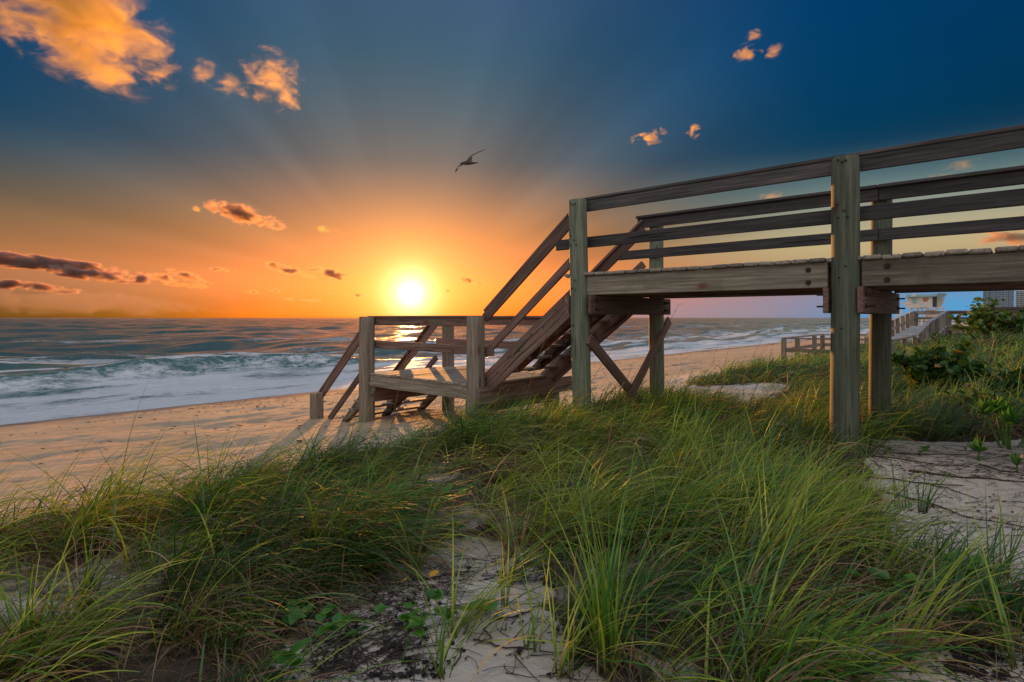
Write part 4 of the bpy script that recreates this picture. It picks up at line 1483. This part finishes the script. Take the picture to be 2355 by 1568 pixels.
def oat(foot, tip, r, label, head=0.22, seed=0, sag=0.08):
    rng = random.Random(seed)
    foot, tip = Vector(foot), Vector(tip)
    root = empty('sea_oat_stalk', foot, (0, 0, 0), label, 'sea oats', 'dry sea oat stalks')
    v = tip - foot
    pts = []
    for k in range(13):
        t = k / 12
        p = v * t
        p = p + Vector((sag * 4 * (t * t - t) * v.length * 0.35, 0, 0))
        pts.append(p)
    # the tip nods over to the right
    for k in range(1, 4):
        pts.append(pts[-1] + Vector((0.022 * k, 0, 0.03 - 0.016 * k)) * head * 4)
    bm = bmesh.new()
    tube(bm, pts, r, r * 0.45, 5)
    link('stem', from_bm('stem', bm, True), M['oat'], root)
    bm = bmesh.new()
    nsp = int(60 * head)
    for k in range(nsp):
        f = k / nsp
        i = 8 + f * (len(pts) - 9.01)
        i0 = int(i)
        p = pts[i0].lerp(pts[min(i0 + 1, len(pts) - 1)], i - i0)
        d = Vector((rng.uniform(-0.2, 1), rng.uniform(-0.7, 0.7), rng.uniform(-1, -0.1))).normalized()
        L = rng.uniform(0.014, 0.026)
        e = d.cross(Vector((rng.random(), rng.random(), rng.random()))).normalized() * L * 0.28
        a = bm.verts.new(p)
        b = bm.verts.new(p + d * L * 0.5 + e)
        c = bm.verts.new(p + d * L)
        g = bm.verts.new(p + d * L * 0.5 - e)
        bm.faces.new((a, b, c, g))
    link('seed_head', from_bm('seed_head', bm), M['oat'], root)


def oat_px(u0, v0, u1, v1, r, label, head, seed, Y=None):
    f = ground_hit(u0, v0)
    t = at(u1, v1, f.y + 0.05)
    oat(f, t, r, label, head, seed)


OATS = [
    ((885, 1100), (948, 775), 0.0034, 'dry stalk with a nodding seed head against the landing rail', 0.35),
    ((920, 1110), (1062, 895), 0.0040, 'bare thick stalk leaning right across the landing deck', 0.05),
    ((1035, 1040), (1058, 905), 0.0030, 'thin upright stalk in front of the landing edge', 0.05),
    ((1120, 1010), (1185, 800), 0.0034, 'dry stalk crossing the foot of the upper stairs', 0.05),
    ((1185, 1010), (1290, 690), 0.0030, 'very thin leaning stalk across the stair stringer', 0.05),
    ((1295, 1000), (1410, 800), 0.0030, 'dry bent stalk in front of the seaward post of the last bent', 0.05),
    ((1265, 1000), (1318, 880), 0.0036, 'stalk with thick rusty seed head before the stairs', 0.45),
    ((1385, 1125), (1432, 880), 0.0058, 'tall thick red brown stalk in the grass below the cross brace', 0.04),
    ((1430, 1010), (1560, 700), 0.0030, 'tall pale stalk crossing the cap beam', 0.08),
]
for i, (p, q, r, lab, hd) in enumerate(OATS):
    oat_px(p[0], p[1], q[0], q[1], r, lab, hd, i)
rr_ = random.Random(4)
where = ['leftmost of the thin stalks on the back dune', 'second thin stalk from the left on the back dune', 'third thin stalk from the left on the back dune',
         'fourth thin stalk from the left on the back dune', 'fifth thin stalk from the left, before the distant landing', 'sixth thin stalk from the left, before the distant landing',
         'seventh thin stalk from the left, above the distant landing rail', 'thin stalk nearest the big post on the back dune']
for i, lab in enumerate(where):
    u = 1632 + i * 33 + rr_.uniform(-8, 8)
    Y = 11.6 + i * 0.18
    g = Vector(((u - 1177) / F * Y, Y, 0))
    g.z = gzs(g.x, g.y)
    oat(g, g + Vector((rr_.uniform(0.15, 0.55), 0, rr_.uniform(0.75, 1.05))), 0.0045, lab, 0.06, 50 + i)


# leaves
def leaf_mesh(name, L, w, mat, fold=0.15, lobes=0.0, n=6, droop=0.2):
    """a single leaf lying along x, with a fold down its midrib"""
    bm = bmesh.new()
    mid, lf, rt = [], [], []
    for k in range(n + 1):
        t = k / n
        x = L * t
        hw = w * 0.5 * math.sin(math.pi * min(1.0, (t * 0.93 + 0.05)) ** 0.8) * (1 + lobes * math.cos(t * 14))
        z = -droop * L * t * t
        mid.append(bm.verts.new((x, 0, z)))
        lf.append(bm.verts.new((x - hw * 0.1, hw, z + fold * hw)))
        rt.append(bm.verts.new((x - hw * 0.1, -hw, z + fold * hw)))
    for k in range(n):
        bm.faces.new((mid[k], mid[k + 1], lf[k + 1], lf[k]))
        bm.faces.new((rt[k], rt[k + 1], mid[k + 1], mid[k]))
    me = from_bm(name, bm, True)
    me.materials.append(mat)
    return me


LEAF = leaf_mesh('leaf', 0.075, 0.058, M['leaf'], 0.25, 0.06)
SUCC = leaf_mesh('leaf', 0.15, 0.062, M['succulent'], 0.2, 0, 6, -0.15)
RED = leaf_mesh('leaf', 0.035, 0.016, M['redleaf'], 0.2)
PETAL = leaf_mesh('petal', 0.026, 0.013, M['petal'], 0.1)


def round_leaf(name, d, mat):
    bm = bmesh.new()
    c = bm.verts.new((d * 0.5, 0, 0))
    ring = []
    for k in range(12):
        q = 2 * math.pi * k / 12
        rad = d * 0.5 * (1.0 - 0.12 * (abs(math.cos(q / 2)) ** 12))
        ring.append(bm.verts.new((d * 0.5 - rad * math.cos(q), rad * math.sin(q), d * (0.10 * abs(math.sin(q)) - 0.06 * (1 - math.cos(q)) / 2))))
    for k in range(12):
        bm.faces.new((c, ring[(k + 1) % 12], ring[k]))
    me = from_bm(name, bm, True)
    me.materials.append(mat)
    return me


GRAPE = round_leaf('leaf', 0.125, M['grapeleaf'])


def put_leaf(me, parent, p, heading, pitch, s, roll=0.0):
    o = link('leaf', me, None, parent)
    o.location = p
    o.rotation_euler = Euler((roll, -pitch, heading))
    o.scale = (s, s, s)
    return o


def sprig(loc, n, rad, label, cat='plant', seed=0, h=0.10, s=1.0, flower=0, name='vine_plant', mesh=None, group='leafy plants low on the sand'):
    """low leafy plant: a few runners carrying leaves"""
    rng = random.Random(seed)
    root = empty(name, loc, (0, 0, 0), label, cat, group)
    mesh = mesh or LEAF
    nr = max(2, n // 6)
    bm = bmesh.new()
    tips = []
    for r_ in range(nr):
        q = rng.uniform(0, 6.28)
        pts = []
        L = rad * rng.uniform(0.6, 1.1)
        for k in range(6):
            t = k / 5
            x, y = L * t * math.cos(q + 0.5 * t), L * t * math.sin(q + 0.5 * t)
            pts.append(Vector((x, y, gzs(loc[0] + x, loc[1] + y) - loc[2] + 0.012 + h * math.sin(t * 2.2) * rng.uniform(0.7, 1.1))))
        tube(bm, pts, 0.003 * s, 0.0016 * s)
        tips.append(pts)
    link('stem', from_bm('stem', bm, True), M['leaf'] if mesh is LEAF else M['succulent'], root)
    for k in range(n):
        pts = tips[k % nr]
        t = rng.uniform(0.15, 1.0) * 4.99
        i = int(t)
        p = pts[i].lerp(pts[i + 1], t - i)
        put_leaf(mesh, root, p, rng.uniform(0, 6.28), rng.uniform(-0.1, 0.7), s * rng.uniform(0.7, 1.15), rng.uniform(-0.4, 0.4))
    for f in range(flower):
        pts = tips[f % nr]
        p = pts[3] + Vector((rng.uniform(-.02, .02), rng.uniform(-.02, .02), 0.06 + h * 0.3))
        bm = bmesh.new()
        bmesh.ops.create_icosphere(bm, subdivisions=1, radius=0.008, matrix=Matrix.Diagonal((1, 1, 0.5, 1)))
        fl = link('flower', from_bm('flower', bm, True), M['petal'], root)
        fl.location = p
        fl.rotation_euler = (rng.uniform(0.2, 0.7), 0, rng.uniform(0, 6))
        for j in range(9):
            pe = link('petal', PETAL, None, fl)
            pe.rotation_euler = (0, -0.2, j * 2 * math.pi / 9)
    return root


SPRIGS = [
    ((1085, 1405), 11, 0.20, 'trailing vine with bright lobed leaves alone on the bare hollow', 0.04, 1.0, 0),
    ((960, 1450), 16, 0.13, 'dark leafy sprig with two yellow flowers left of the bare hollow', 0.16, 0.7, 2),
    ((812, 1475), 12, 0.14, 'small leafy plant on sand, left of the flowered sprig', 0.08, 0.8, 0),
    ((925, 1530), 16, 0.15, 'leafy plant at the near edge of the sand below the yellow flowers', 0.12, 0.75, 0),
    ((735, 1440), 16, 0.16, 'vine with broad leaves at the grass edge left of the sand', 0.10, 0.85, 0),
    ((700, 1500), 14, 0.18, 'broad leaved plant in the lower left grass edge', 0.10, 0.9, 0),
    ((660, 1540), 12, 0.16, 'leafy plant lowest at the grass edge left of the sand', 0.10, 0.9, 0),
    ((880, 1190), 26, 0.30, 'dark green leafy mass under the grass, left of the stalk tuft', 0.18, 1.15, 0),
    ((985, 1185), 26, 0.30, 'dark green leafy mass in the grass shade above the hollow', 0.18, 1.1, 0),
    ((900, 1260), 20, 0.28, 'glossy leafy vine at the top left of the bare hollow', 0.12, 1.0, 0),
    ((1020, 1235), 18, 0.25, 'glossy leafy vine at the top of the bare hollow', 0.10, 0.9, 0),
    ((1225, 1225), 10, 0.16, 'bright leafed sprig behind the brown based tuft', 0.10, 0.8, 0),
    ((120, 1282), 6, 0.07, 'small five leaved plant in the dark grass at far left', 0.10, 0.9, 0),
    ((440, 1200), 10, 0.14, 'green plant glimpsed through the grass on the left', 0.18, 1.0, 0),
    ((1825, 1215), 26, 0.24, 'bright vine leaves in the thick grass right of centre', 0.28, 1.0, 0),
    ((1680, 1440), 16, 0.20, 'dark vine leaves deep in the grass at lower centre', 0.20, 1.0, 0),
    ((2130, 1460), 22, 0.26, 'dark vine leaves in shade at lower right', 0.18, 1.0, 0),
    ((2290, 1410), 20, 0.26, 'dim leafy plant below the sandy bank at right', 0.20, 1.0, 0),
    ((2110, 1048), 8, 0.10, 'small dark rosette on the sandy bank', 0.05, 0.9, 0),
    ((2045, 1045), 6, 0.08, 'tiny seedling on the sandy bank nearest the posts', 0.05, 0.7, 0),
]
for i, (uv, n, rad, lab, h, s, fl) in enumerate(SPRIGS):
    sprig(ground_hit(*uv), n, rad, lab, seed=500 + i, h=h, s=s, flower=fl)


def rosette(loc, n, s, label, seed, stem=0.0, heads=1, spread=0.0):
    rng = random.Random(seed)
    root = empty('succulent_shrub', loc, (0, 0, 0), label, 'shrub', 'fleshy leaved beach shrubs')
    bm = bmesh.new()
    for hd in range(heads):
        q = rng.uniform(0, 6.28)
        top = Vector((spread * math.cos(q) * rng.uniform(0.3, 1), spread * math.sin(q) * rng.uniform(0.3, 1), stem * rng.uniform(0.7, 1.15)))
        tube(bm, [Vector((top.x * 0.3, top.y * 0.3, -0.03)), Vector((top.x * 0.7, top.y * 0.7, top.z * 0.5)), top], 0.012 * s, 0.007 * s, 6)
        for k in range(n):
            put_leaf(SUCC, root, top, k * 2.4 + rng.uniform(-0.3, 0.3), rng.uniform(0.1, 1.2) if k > 2 else 1.35, s * rng.uniform(0.75, 1.15))
    link('stem', from_bm('stem', bm, True), M['succulent'], root)


rosette(ground_hit(2250, 1060), 13, 1.0, 'bright green rosette of fleshy leaves on the sandy bank', 1, 0.10)
rosette(ground_hit(2320, 1030), 12, 1.05, 'taller fleshy shrub at the right edge behind the sandy bank', 2, 0.34, 12, 0.40)
rosette(ground_hit(2338, 1085), 7, 0.8, 'small yellow green fleshy plant at the right edge of the bank', 3, 0.05)


def sea_grape(u, v, Y, wx, wy, hz, n, s, label, seed):
    rng = random.Random(seed)
    X = (u - 1177) / F * Y
    g = Vector((X, Y, gzs(X, Y)))
    root = empty('sea_grape_bush', g, (0, 0, 0), label, 'bush', 'sea grape bushes on the dune')
    bm = bmesh.new()
    ends = []
    for k in range(34):
        q = rng.uniform(0, 6.28)
        rad = math.sqrt(rng.random())
        lump = 0.55 + 0.45 * math.sin(q * 2 + seed) * math.sin(q * 3 + 1)
        ht = hz * (1 - 0.55 * rad * rad) * rng.uniform(0.65, 1.1) * (0.75 + 0.35 * lump)
        tip = Vector((wx * rad * math.cos(q), wy * rad * math.sin(q), ht))
        b0 = Vector((tip.x * 0.25, tip.y * 0.25, -0.05))
        m1 = b0.lerp(tip, 0.5) + Vector((rng.uniform(-.06, .06), rng.uniform(-.06, .06), 0.06))
        tube(bm, [b0, m1, tip], 0.016, 0.006, 5)
        ends.append((b0, m1, tip))
    link('stem', from_bm('stem', bm, True), M['stick'], root)
    leaves = []
    for k in range(n):
        b0, m1, tip = ends[k % len(ends)]
        t = rng.uniform(0.25, 1.0) ** 0.7
        p = b0.lerp(m1, t * 2) if t < 0.5 else m1.lerp(tip, t * 2 - 1)
        p = p + Vector((rng.gauss(0, 0.05), rng.gauss(0, 0.05), rng.gauss(0, 0.035)))
        leaves.append((p, rng.uniform(0, 6.28), rng.uniform(-0.3, 1.3), s * rng.uniform(0.65, 1.2), rng.uniform(-0.8, 0.8)))
    for p, q, pi, sc, ro in leaves[:280]:
        put_leaf(GRAPE, root, p, q, pi, sc, ro)
    rest = leaves[280:]
    if rest:
        base = [tuple(v.co) for v in GRAPE.vertices]
        faces = [tuple(f.vertices) for f in GRAPE.polygons]
        V, Fc = [], []
        for p, q, pi, sc, ro in rest:
            mm = Matrix.Translation(p) @ Euler((ro, -pi, q)).to_matrix().to_4x4() @ Matrix.Scale(sc, 4)
            o_ = len(V)
            V += [mm @ Vector(c) for c in base]
            Fc += [tuple(i + o_ for i in f) for f in faces]
        me = bpy.data.meshes.new('foliage')
        me.from_pydata([tuple(v) for v in V], [], Fc)
        me.update()
        o_ = link('foliage', me, M['grapeleaf'], root)
        o_['kind'] = 'stuff'


sea_grape(2148, 850, 9.4, 0.86, 0.60, 1.02, 820, 0.90, 'round leaved sea grape bush with orange tinted leaves beside the far big post', 1)
sea_grape(2272, 770, 17.0, 1.10, 0.9, 1.38, 760, 1.15, 'tall dark sea grape bush in front of the distant rail', 2)
sea_grape(2356, 775, 16.0, 0.8, 0.8, 1.0, 480, 1.1, 'lower sea grape bush at the right edge of the dune', 3)


sea_grape(2262, 935, 7.4, 0.46, 0.40, 0.40, 300, 0.62, 'low dark leafy bush in the shade right of the far big post', 4)
sea_grape(2350, 905, 8.4, 0.55, 0.5, 0.62, 360, 0.75, 'dark leafy bush at the right edge above the sandy bank', 5)


# ------------------------------------------------------------------ ground cover, litter, sticks
def make_cover():
    rng = np.random.default_rng(21)
    Vs, Qs, Cs, off = [], [], [], 0
    spots = [((1640, 985), (1920, 955), 2600, (0.26, 0.30, 0.03), 0.030), ((1750, 905), (1915, 880), 1300, (0.22, 0.24, 0.03), 0.034),
             ((1960, 985), (2010, 880), 500, (0.20, 0.25, 0.03), 0.034), ((2040, 900), (2180, 870), 500, (0.07, 0.14, 0.03), 0.04),
             ((1560, 1000), (1700, 985), 700, (0.18, 0.2, 0.03), 0.03)]
    for (u0, v0), (u1, v1), n, col, sz in spots:
        p0, p1 = ground_hit(u0, v0), ground_hit(u1, v1)
        q0, q1 = ground_hit(u0, v1), ground_hit(u1, v0)
        for k in range(n):
            s, t = rng.uniform(0, 1), rng.uniform(0, 1)
            lo = p0.lerp(q1, s)
            hi = q0.lerp(p1, s)
            p = lo.lerp(hi, t)
            if fbm(p.x * 1.7, p.y * 1.7, 7, 2) < 0.42:
                continue
            z = gzs(p.x, p.y) + abs(rng.normal(0, 0.06)) + 0.01
            a = rng.uniform(0, 6.28)
            pit = rng.uniform(-0.4, 1.1)
            d = np.array([math.cos(a) * math.cos(pit), math.sin(a) * math.cos(pit), math.sin(pit)])
            e = np.array([-math.sin(a), math.cos(a), 0]) * 0.32
            L = sz * rng.uniform(0.6, 1.3)
            c = np.array([p.x, p.y, z])
            Vs += [c, c + d * L * 0.5 + e * L, c + d * L, c + d * L * 0.5 - e * L]
            Qs.append((off, off + 1, off + 2, off + 3))
            off += 4
            tint = np.array(col) * rng.uniform(0.5, 1.4)
            Cs += [tint] * 4
    me = mesh_np('ground_cover', np.array(Vs), np.array(Qs))
    c = np.array(Cs)
    add_attr(me, 'tint', 'FLOAT_COLOR', 'POINT', np.concatenate([c, np.ones((len(c), 1))], 1))
    o = link('ground_cover', me, M['cover'])
    tag(o, 'low yellow green creeping plants on the dune behind the posts', kind='stuff')


make_cover()


def make_litter():
    """dead stems and dark flakes of seaweed strewn over the bare sand"""
    rng = random.Random(31)
    areas = [(640, 900, 1380, 1560, 150), (760, 1060, 1310, 1400, 240), (700, 960, 1400, 1567, 260), (960, 1290, 1280, 1340, 120), (1080, 1330, 1380, 1560, 60), (1990, 2354, 1025, 1100, 330), (2040, 2354, 1100, 1240, 110),
             (2130, 2354, 1470, 1567, 110), (1545, 1700, 895, 930, 110), (20, 200, 1350, 1480, 40), (1290, 1480, 1330, 1560, 120)]
    bm = bmesh.new()
    for u0, u1, v0, v1, n in areas:
        for k in range(n):
            g = ground_hit(rng.uniform(u0, u1), rng.uniform(v0, v1))
            q = rng.gauss(0.1, 0.9)
            L = abs(rng.gauss(0.10, 0.09)) + 0.03
            cv = rng.gauss(0, 1.2)
            pts = []
            x, y = g.x, g.y
            for j in range(5):
                pts.append((x, y, gzs(x, y) + 0.004 + 0.012 * math.sin(j * 0.8) * rng.random()))
                x += math.cos(q) * L / 4
                y += math.sin(q) * L / 4
                q += cv * 0.25
            tube(bm, pts, rng.uniform(0.0012, 0.0030), 0.0010, 3)
    o = link('dead_stems', from_bm('dead_stems', bm), M['stick'])
    tag(o, 'dry dark stems strewn over the bare sand', kind='stuff')
    bm = bmesh.new()
    flak = [(640, 900, 1400, 1567, 130), (760, 1000, 1330, 1567, 360), (850, 1010, 1480, 1567, 110), (1000, 1280, 1280, 1560, 100), (2170, 2354, 1480, 1567, 320), (2000, 2354, 1030, 1230, 160), (1550, 1700, 900, 930, 40)]
    for u0, u1, v0, v1, n in flak:
        for k in range(n):
            uu, vv = rng.uniform(u0, u1), rng.uniform(v0, v1)
            if vn(uu * 0.02, vv * 0.03, 3) < 0.45:
                continue
            g = ground_hit(uu, vv)
            q = rng.uniform(0, 6.28)
            L = rng.uniform(0.006, 0.020)
            pts = []
            for j in range(5):
                w = 2 * math.pi * j / 5 + q
                rad = L * rng.uniform(0.4, 1.0)
                pts.append(bm.verts.new((g.x + rad * math.cos(w), g.y + rad * math.sin(w), g.z + 0.003 + rng.uniform(0, 0.009))))
            bm.faces.new(pts)
    o = link('dried_seaweed', from_bm('dried_seaweed', bm), M['weed'])
    tag(o, 'black flakes of dried seaweed scattered on the sand', kind='stuff')


make_litter()


def make_wrack():
    rng = random.Random(41)
    bm = bmesh.new()
    for k in range(2600):
        if k % 3:
            a, b = rng.uniform(7.5, 18.5), rng.uniform(-3, 30)
        else:
            a, b = 16.4 + rng.gauss(0, 0.35), rng.uniform(-3, 60)
        w = W(a, b)
        if vn(b * 0.5, a * 0.9, 12) < 0.42:
            continue
        q = rng.uniform(0, 6.28)
        L = rng.uniform(0.010, 0.034) * (1 + 0.03 * w.y)
        z = gzs(w.x, w.y)
        pts = []
        for j in range(5):
            t_ = 2 * math.pi * j / 5 + q
            rad = L * rng.uniform(0.4, 1.0)
            pts.append(bm.verts.new((w.x + rad * math.cos(t_) * 1.6, w.y + rad * math.sin(t_), z + 0.004 + rng.uniform(0, 0.016))))
        bm.faces.new(pts)
    o = link('beach_wrack', from_bm('beach_wrack', bm), M['weed'])
    tag(o, 'dark specks of wrack scattered over the beach', kind='stuff')


make_wrack()


def stick(pix, r, label, seed, lift=0.006):
    rng = random.Random(seed)
    P = [ground_hit(u, v) for u, v in pix]
    o0 = P[0].copy()
    pts = []
    for a, b in zip(P[:-1], P[1:]):
        for k in range(6):
            p = a.lerp(b, k / 6)
            p.z = gzs(p.x, p.y) + lift + rng.uniform(0, 0.004)
            p.x += rng.gauss(0, 0.004)
            p.y += rng.gauss(0, 0.006)
            pts.append(p - o0)
    pts.append(P[-1] + Vector((0, 0, lift)) - o0)
    bm = bmesh.new()
    tube(bm, pts, r, r * 0.5, 6)
    o = link('stick', from_bm('stick', bm, True), M['stick'])
    o.location = o0
    tag(o, label, 'stick', 'dead runners and sticks on the sand')


STICKS = [([(1985, 1095), (2090, 1110), (2180, 1125), (2250, 1150)], 0.006, 'long dark runner across the middle of the sandy bank'),
          ([(2090, 1085), (2200, 1098), (2354, 1110)], 0.010, 'thickest dark root running off the right edge of the bank'),
          ([(2020, 1130), (2140, 1160), (2240, 1195), (2354, 1215)], 0.006, 'long thin runner along the lower part of the sandy bank'),
          ([(2120, 1113), (2215, 1118)], 0.006, 'short straight stick lying on the sandy bank'),
          ([(2000, 1050), (2100, 1062), (2230, 1075)], 0.006, 'runner below the small rosettes on the bank'),
          ([(2250, 1070), (2300, 1085), (2354, 1090)], 0.008, 'dark root right of the bright rosette'),
          ([(2030, 1040), (2120, 1046), (2230, 1046)], 0.006, 'uppermost runner on the sandy bank'),
          ([(1090, 1475), (1150, 1493), (1230, 1497)], 0.0045, 'dark forked twig on the near sand of the hollow'),
          ([(1110, 1450), (1130, 1475)], 0.004, 'short dark twig above the forked twig'),
          ([(1040, 1545), (1060, 1500)], 0.004, 'bent twig at the near left of the hollow'),
          ([(1130, 1432), (1200, 1420), (1280, 1380)], 0.004, 'slender dark stem right of the trailing vine'),
          ([(950, 1335), (1050, 1318), (1100, 1320)], 0.004, 'slender dark stem behind the trailing vine'),
          ([(1290, 1560), (1345, 1530)], 0.006, 'stout twig at the foot of the near right tuft')]
for i, (px, r, lab) in enumerate(STICKS):
    stick(px, r, lab, 700 + i)


def red_vine():
    rng = random.Random(77)
    A, B = at(1270, 1140, 4.6), at(1400, 1250, 4.2)
    root = empty('red_vine', Vector((A.x, A.y, gzs(A.x, A.y))), (0, 0, 0), 'red leaved vine climbing through the grass at centre', 'vine')
    base = Vector(root.location)
    pts = [A.lerp(B, k / 12) + Vector((rng.gauss(0, 0.012), -0.10, rng.gauss(0, 0.012))) - base for k in range(13)]
    pts.append(Vector((pts[-1].x + 0.03, pts[-1].y + 0.06, 0.0)))
    bm = bmesh.new()
    tube(bm, pts, 0.003, 0.0022)
    link('stem', from_bm('stem', bm, True), M['redleaf'], root)
    for k in range(46):
        p = pts[2 + k % 11] + Vector((rng.gauss(0, 0.03), rng.gauss(0, 0.02), rng.gauss(0, 0.02)))
        put_leaf(RED, root, p, rng.uniform(0, 6.28), rng.uniform(-0.5, 0.8), rng.uniform(0.6, 1.2))


red_vine()

# ------------------------------------------------------------------ clouds
_cl = {}


def cloud_mat(key, dens, scale, thr, soft, g=0.55, col=(0.96, 0.72, 0.26)):
    m = bpy.data.materials.new('cloud_' + key)
    m.use_nodes = True
    nt = m.node_tree
    for n in list(nt.nodes):
        if n.type == 'BSDF_PRINCIPLED':
            nt.nodes.remove(n)
    t = NT(nt)
    tc = t.n('ShaderNodeTexCoord')
    geo = t.n('ShaderNodeNewGeometry')
    oi = t.n('ShaderNodeObjectInfo')
    v = t.vm('ADD', t.vm('SUBTRACT', geo.outputs['Position'], oi.outputs['Location']), t.scale((900.0, 500.0, 700.0), t.m('MULTIPLY', oi.outputs['Random'], 20.0)))
    # drawn out along the wind, falling to the right
    mp = t.n('ShaderNodeMapping')
    t.put(mp.inputs['Vector'], v)
    mp.inputs['Rotation'].default_value = (0, R(-28), 0)
    mp.inputs['Scale'].default_value = (0.70, 0.6, 1.2)
    n1 = t.noise(mp.outputs[0], scale, 8, 0.62, 0.6)
    r = t.vm('LENGTH', tc.outputs['Object'], out='v')
    f = t.m('ADD', t.m('MULTIPLY', t.m('SUBTRACT', n1, 0.5), 3.4), t.m('SUBTRACT', t.m('MULTIPLY', t.m('SUBTRACT', 1.0, r), 1.0), thr))
    d = t.m('MULTIPLY', t.mr(f, 0.0, soft, 0, 1), dens)
    d = t.m('MULTIPLY', d, t.mr(r, 1.0, 0.85))
    sc = t.n('ShaderNodeVolumePrincipled')
    sc.inputs['Color'].default_value = col + (1.0,)  # warm scatter colour stands in for reddened sunlight
    sc.inputs['Anisotropy'].default_value = g
    t.put(sc.inputs['Density'], d)
    nt.links.new(sc.outputs[0], nt.nodes['Material Output'].inputs['Volume'])
    return m


CM = {'thick': cloud_mat('thick', 0.0100, 0.0075, 0.34, 0.75, 0.60),
      'bank': cloud_mat('bank', 0.040, 0.0110, 0.40, 0.60, 0.50, (0.95, 0.62, 0.36)),
      'wisp': cloud_mat('wisp', 0.0075, 0.0170, 0.44, 0.80, 0.60),
      'small': cloud_mat('small', 0.070, 0.0210, 0.34, 0.65, 0.50, (0.93, 0.60, 0.40)),
      'puff': cloud_mat('puff', 0.022, 0.0200, 0.50, 0.70, 0.55),
      'dark': cloud_mat('dark', 0.10, 0.0120, 0.28, 0.60, 0.45, (0.86, 0.55, 0.45)),
      'haze': cloud_mat('haze', 0.0040, 0.0050, 0.30, 0.60, 0.40, (0.62, 0.48, 0.46))}


def cloud(u, v, ru, rv, kind, label, tilt=0.0, Y=3000.0):
    key = 'ico_' + kind
    if key not in _cl:
        bm = bmesh.new()
        bmesh.ops.create_icosphere(bm, subdivisions=3, radius=1.0)
        me = from_bm('cloud', bm, True)
        me.materials.append(CM[kind])
        _cl[key] = me
    o = link('cloud', _cl[key])
    o.location = at(u, v, Y)
    s = Y / F
    if kind == 'small':
        ru, rv = ru * 1.15, rv * 0.78
    o.scale = (ru * s, max(min(ru, rv * 2.0), rv) * s, rv * s)
    o.rotation_euler = (0, R(tilt), math.atan2(-(u - 1177), F))
    tag(o, label, 'cloud', 'sunlit clouds')


CLOUDS = [
    (190, 52, 225, 150, 'thick', 'largest orange cloud, at the upper left corner', 22),
    (45, 75, 62, 30, 'wisp', 'small orange puff just left of the largest cloud', 8),
    (370, 168, 62, 30, 'wisp', 'faint wisp below right of the largest orange cloud', -20),
    (470, 170, 40, 50, 'wisp', 'small bright puff between the largest cloud and the ragged one', 30),
    (530, 200, 55, 34, 'wisp', 'curled golden puff left of the ragged cloud', 25),
    (632, 180, 78, 82, 'wisp', 'ragged golden cloud trailing down to the right', 40),
    (575, 165, 40, 26, 'wisp', 'wisp touching the left side of the ragged golden cloud', 25),
    (660, 225, 46, 34, 'wisp', 'thin tail hanging below the ragged golden cloud', 45),
    (625, 668, 22, 8, 'small', 'tiny fleck just right of the small fleck above the sea', 4),
    (700, 690, 60, 7, 'small', 'faint low streak on the horizon left of the sun', 2),
    (430, 655, 70, 10, 'bank', 'dark streak under the pair of slanting clouds at left', 4),
    (452, 480, 22, 20, 'puff', 'tiny golden puff left of the dark cored cloud', 0),
    (560, 494, 88, 34, 'small', 'dark cored cloud with a gold rim left of the sun', 14),
    (742, 528, 58, 15, 'wisp', 'thin pale streak right of the gold rimmed cloud', 8),
    (95, 606, 205, 22, 'dark', 'long dark cloud bank above the sea at the left edge', 5),
    (215, 628, 150, 20, 'dark', 'dark tongue of cloud running right from under the long bank', 5),
    (60, 660, 130, 16, 'dark', 'dim purple bank below the long dark cloud', 3),
    (365, 636, 52, 16, 'small', 'left of the two slanting dark clouds right of the long bank', 14),
    (440, 637, 52, 20, 'small', 'right of the two slanting dark clouds right of the long bank', 16),
    (512, 622, 40, 10, 'small', 'thin orange streak above the sea between dark clouds', 6),
    (668, 622, 60, 20, 'small', 'dark slanting cloud, left of the pair nearest the sun', 14),
    (762, 628, 52, 20, 'small', 'dark slanting cloud, right of the pair nearest the sun', 14),
    (582, 672, 26, 10, 'small', 'small dark fleck above the sea left of the sun', 6),
    (802, 677, 46, 9, 'small', 'flat dusky streak just left of the sun', 4),
    (1030, 668, 44, 12, 'small', 'mauve streak close beside the sun on its right', 4),
    (1095, 648, 46, 14, 'small', 'broken orange flecks right of the sun', 10),
    (260, 700, 420, 34, 'haze', 'long low purple haze bank lying on the horizon at left', 2),
    (1718, 122, 42, 24, 'puff', 'left of the two small bright puffs high at right', -8),
    (1780, 118, 36, 20, 'puff', 'right of the two small bright puffs high at right', -8),
    (1735, 84, 30, 18, 'puff', 'tiny flecks above the two bright puffs high at right', -10),
    (1490, 316, 55, 20, 'puff', 'broken pinkish flecks above the upper rail', -8),
    (1594, 300, 22, 24, 'puff', 'tiny fleck right of the broken pinkish flecks', 0),
    (2200, 388, 70, 22, 'wisp', 'pink wisp seen between the rails at right', -16),
    (2335, 545, 100, 34, 'bank', 'orange cloud seen between the rails at the right edge', 8),
    (1775, 450, 50, 14, 'wisp', 'faint pink streak behind the upper rail', 6),
]
for c in CLOUDS:
    cloud(*c)
